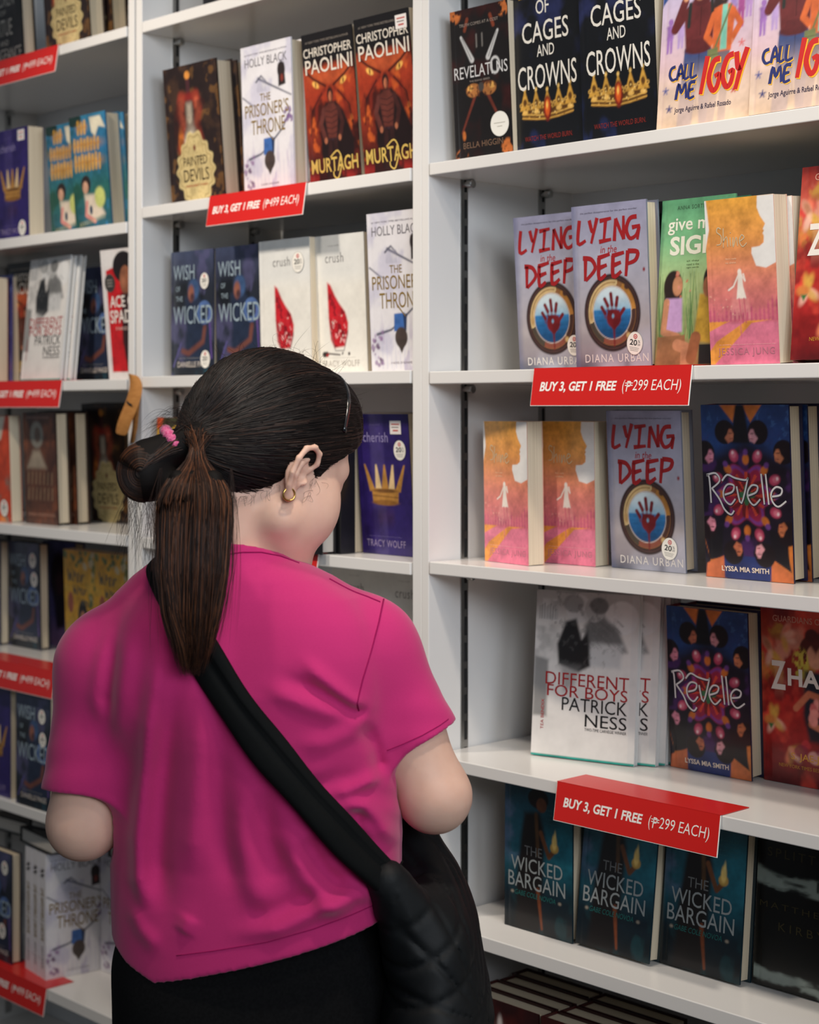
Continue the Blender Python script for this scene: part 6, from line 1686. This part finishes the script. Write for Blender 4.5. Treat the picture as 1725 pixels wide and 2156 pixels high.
# ------------------------------------------------------------------ shoulder bag with its wide strap
bag = link('shoulder_bag', None, None, P_LOC, (0, 0, YAW))
tag(bag, 'black quilted shoulder bag hanging at the right hip of the woman in pink', 'bag')
back = [(346, 1172, .012), (352, 1215, .010), (366, 1262, .009), (388, 1312, .009), (416, 1364, .009), (448, 1414, .009), (484, 1466, .009), (522, 1518, .009), (562, 1570, .009), (602, 1620, .009), (642, 1668, .009), (682, 1716, .009), (722, 1764, .010), (760, 1808, .011), (794, 1846, .013)]
path = [on_back(px, py, li) for px, py, li in back]
front = [np.array(p) for p in ((.115, .125, 1.00), (.060, .132, 1.06), (.005, .128, 1.13), (-.050, .110, 1.20), (-.092, .070, 1.262), (-.108, .028, 1.296), (-.110, -.012, 1.302))]
P = [np.array((.185, .085, .965))] + front + path + [np.array((.165, -.098, .955)) if False else path[-1] + np.array([.02, .0, -.02])]
P = np.array(P); P[8:-1] = P[8:-1]
for _ in range(3): P[1:-1] = (P[:-2] + 2 * P[1:-1] + P[2:]) / 4
Q = []
for i in range(len(P) - 1):
    for t in np.linspace(0, 1, 4)[:-1]:
        p0, p1, p2, p3 = P[max(i - 1, 0)], P[i], P[i + 1], P[min(i + 2, len(P) - 1)]
        Q.append(.5 * (2 * p1 + (p2 - p0) * t + (2 * p0 - 5 * p1 + 4 * p2 - p3) * t * t + (-p0 + 3 * p1 - 3 * p2 + p3) * t ** 3))
Q.append(P[-1]); Q = np.array(Q)
ctr = np.array([-.006, .005, 0])
T = np.gradient(Q, axis=0); T /= np.linalg.norm(T, axis=1)[:, None]
N = Q - ctr; N[:, 2] = np.where(Q[:, 2] > 1.22, (Q[:, 2] - 1.22) * 1.6, 0); N /= np.linalg.norm(N, axis=1)[:, None]; N -= T * (N * T).sum(1)[:, None]; N /= np.linalg.norm(N, axis=1)[:, None]; B = np.cross(T, N)
prof = []
for k in range(36):
    a = 2 * math.pi * k / 36; u = math.copysign(abs(math.cos(a)) ** .75, math.cos(a)); w = math.copysign(abs(math.sin(a)) ** .8, math.sin(a))
    prof.append((u, w * (1 - .85 * math.exp(-((u + .2) / .13) ** 2)) if w > 0 else w))
V = []; F = []; npf = len(prof)
for i in range(len(Q)):
    hw = .0205 + .0010 * math.sin(i * .55); th = .0085 + .0006 * math.sin(i * .9)
    for u, w in prof: V.append(Q[i] + B[i] * u * hw + N[i] * w * th)
for i in range(len(Q) - 1):
    for k in range(npf): F.append((i * npf + k, i * npf + (k + 1) % npf, (i + 1) * npf + (k + 1) % npf, (i + 1) * npf + k))
link('strap', mesh_from('strap', V, F, [M_STRAP], True), bag)

f = Field(axis((.09, .33, .0032)), axis((-.19, .24, .0034)), axis((.56, 1.06, .0034)))
f.ellipsoid((.204, .020, .800), (.058, .140, .150)); f.ellipsoid((.203, -.01, .74), (.064, .130, .110), k=.04)
f.capsule(path[-1] + (.002, -.001, -.004), (.188, -.060, .88), .024, .044, .035); f.capsule((.178, .075, 1.00), (.190, .03, .88), .022, .042, .04)
w = f.sl((-1, -1, -1), (2, 2, 2)); X, Y, Z = f.pts(w)
X, Y, Z = np.broadcast_arrays(X, Y, Z)
rim = np.sqrt((X - .15) ** 2 + (Y + .10) ** 2 + (Z - .97) ** 2)
a1 = (rim - .02) / .043; a2 = (np.arctan2(Z - .80, X * 1.4 + Y * .8 - .30)) / .36
gr = lambda u: np.exp(-(((u - np.round(u)) / .075) ** 2))
pf = lambda u: np.cos(2 * math.pi * u)
fade = sstep(.03, .08, rim)
f.v[w] += ((.0034 * np.maximum(gr(a1), gr(a2)) - .0016 * (1 - np.abs((a1 - np.round(a1)) * 2)) * -0 + .0018 * np.sin(rim * 60 + np.arctan2(X - .15, .97 - Z) * 16) * sstep(.14, .02, rim)) * np.maximum(fade, .3)).astype(np.float32)
link('quilted_body', f.mesh('quilted_body', [M_QUILT]), bag)
m = MB(); jp = [on_back(px, py, .017) for px, py in ((778, 1886), (790, 1862), (806, 1834), (820, 1808))]; m.tube(jp, .0012, 6); m.build('strap_seam', M_STRAP, bag, True)
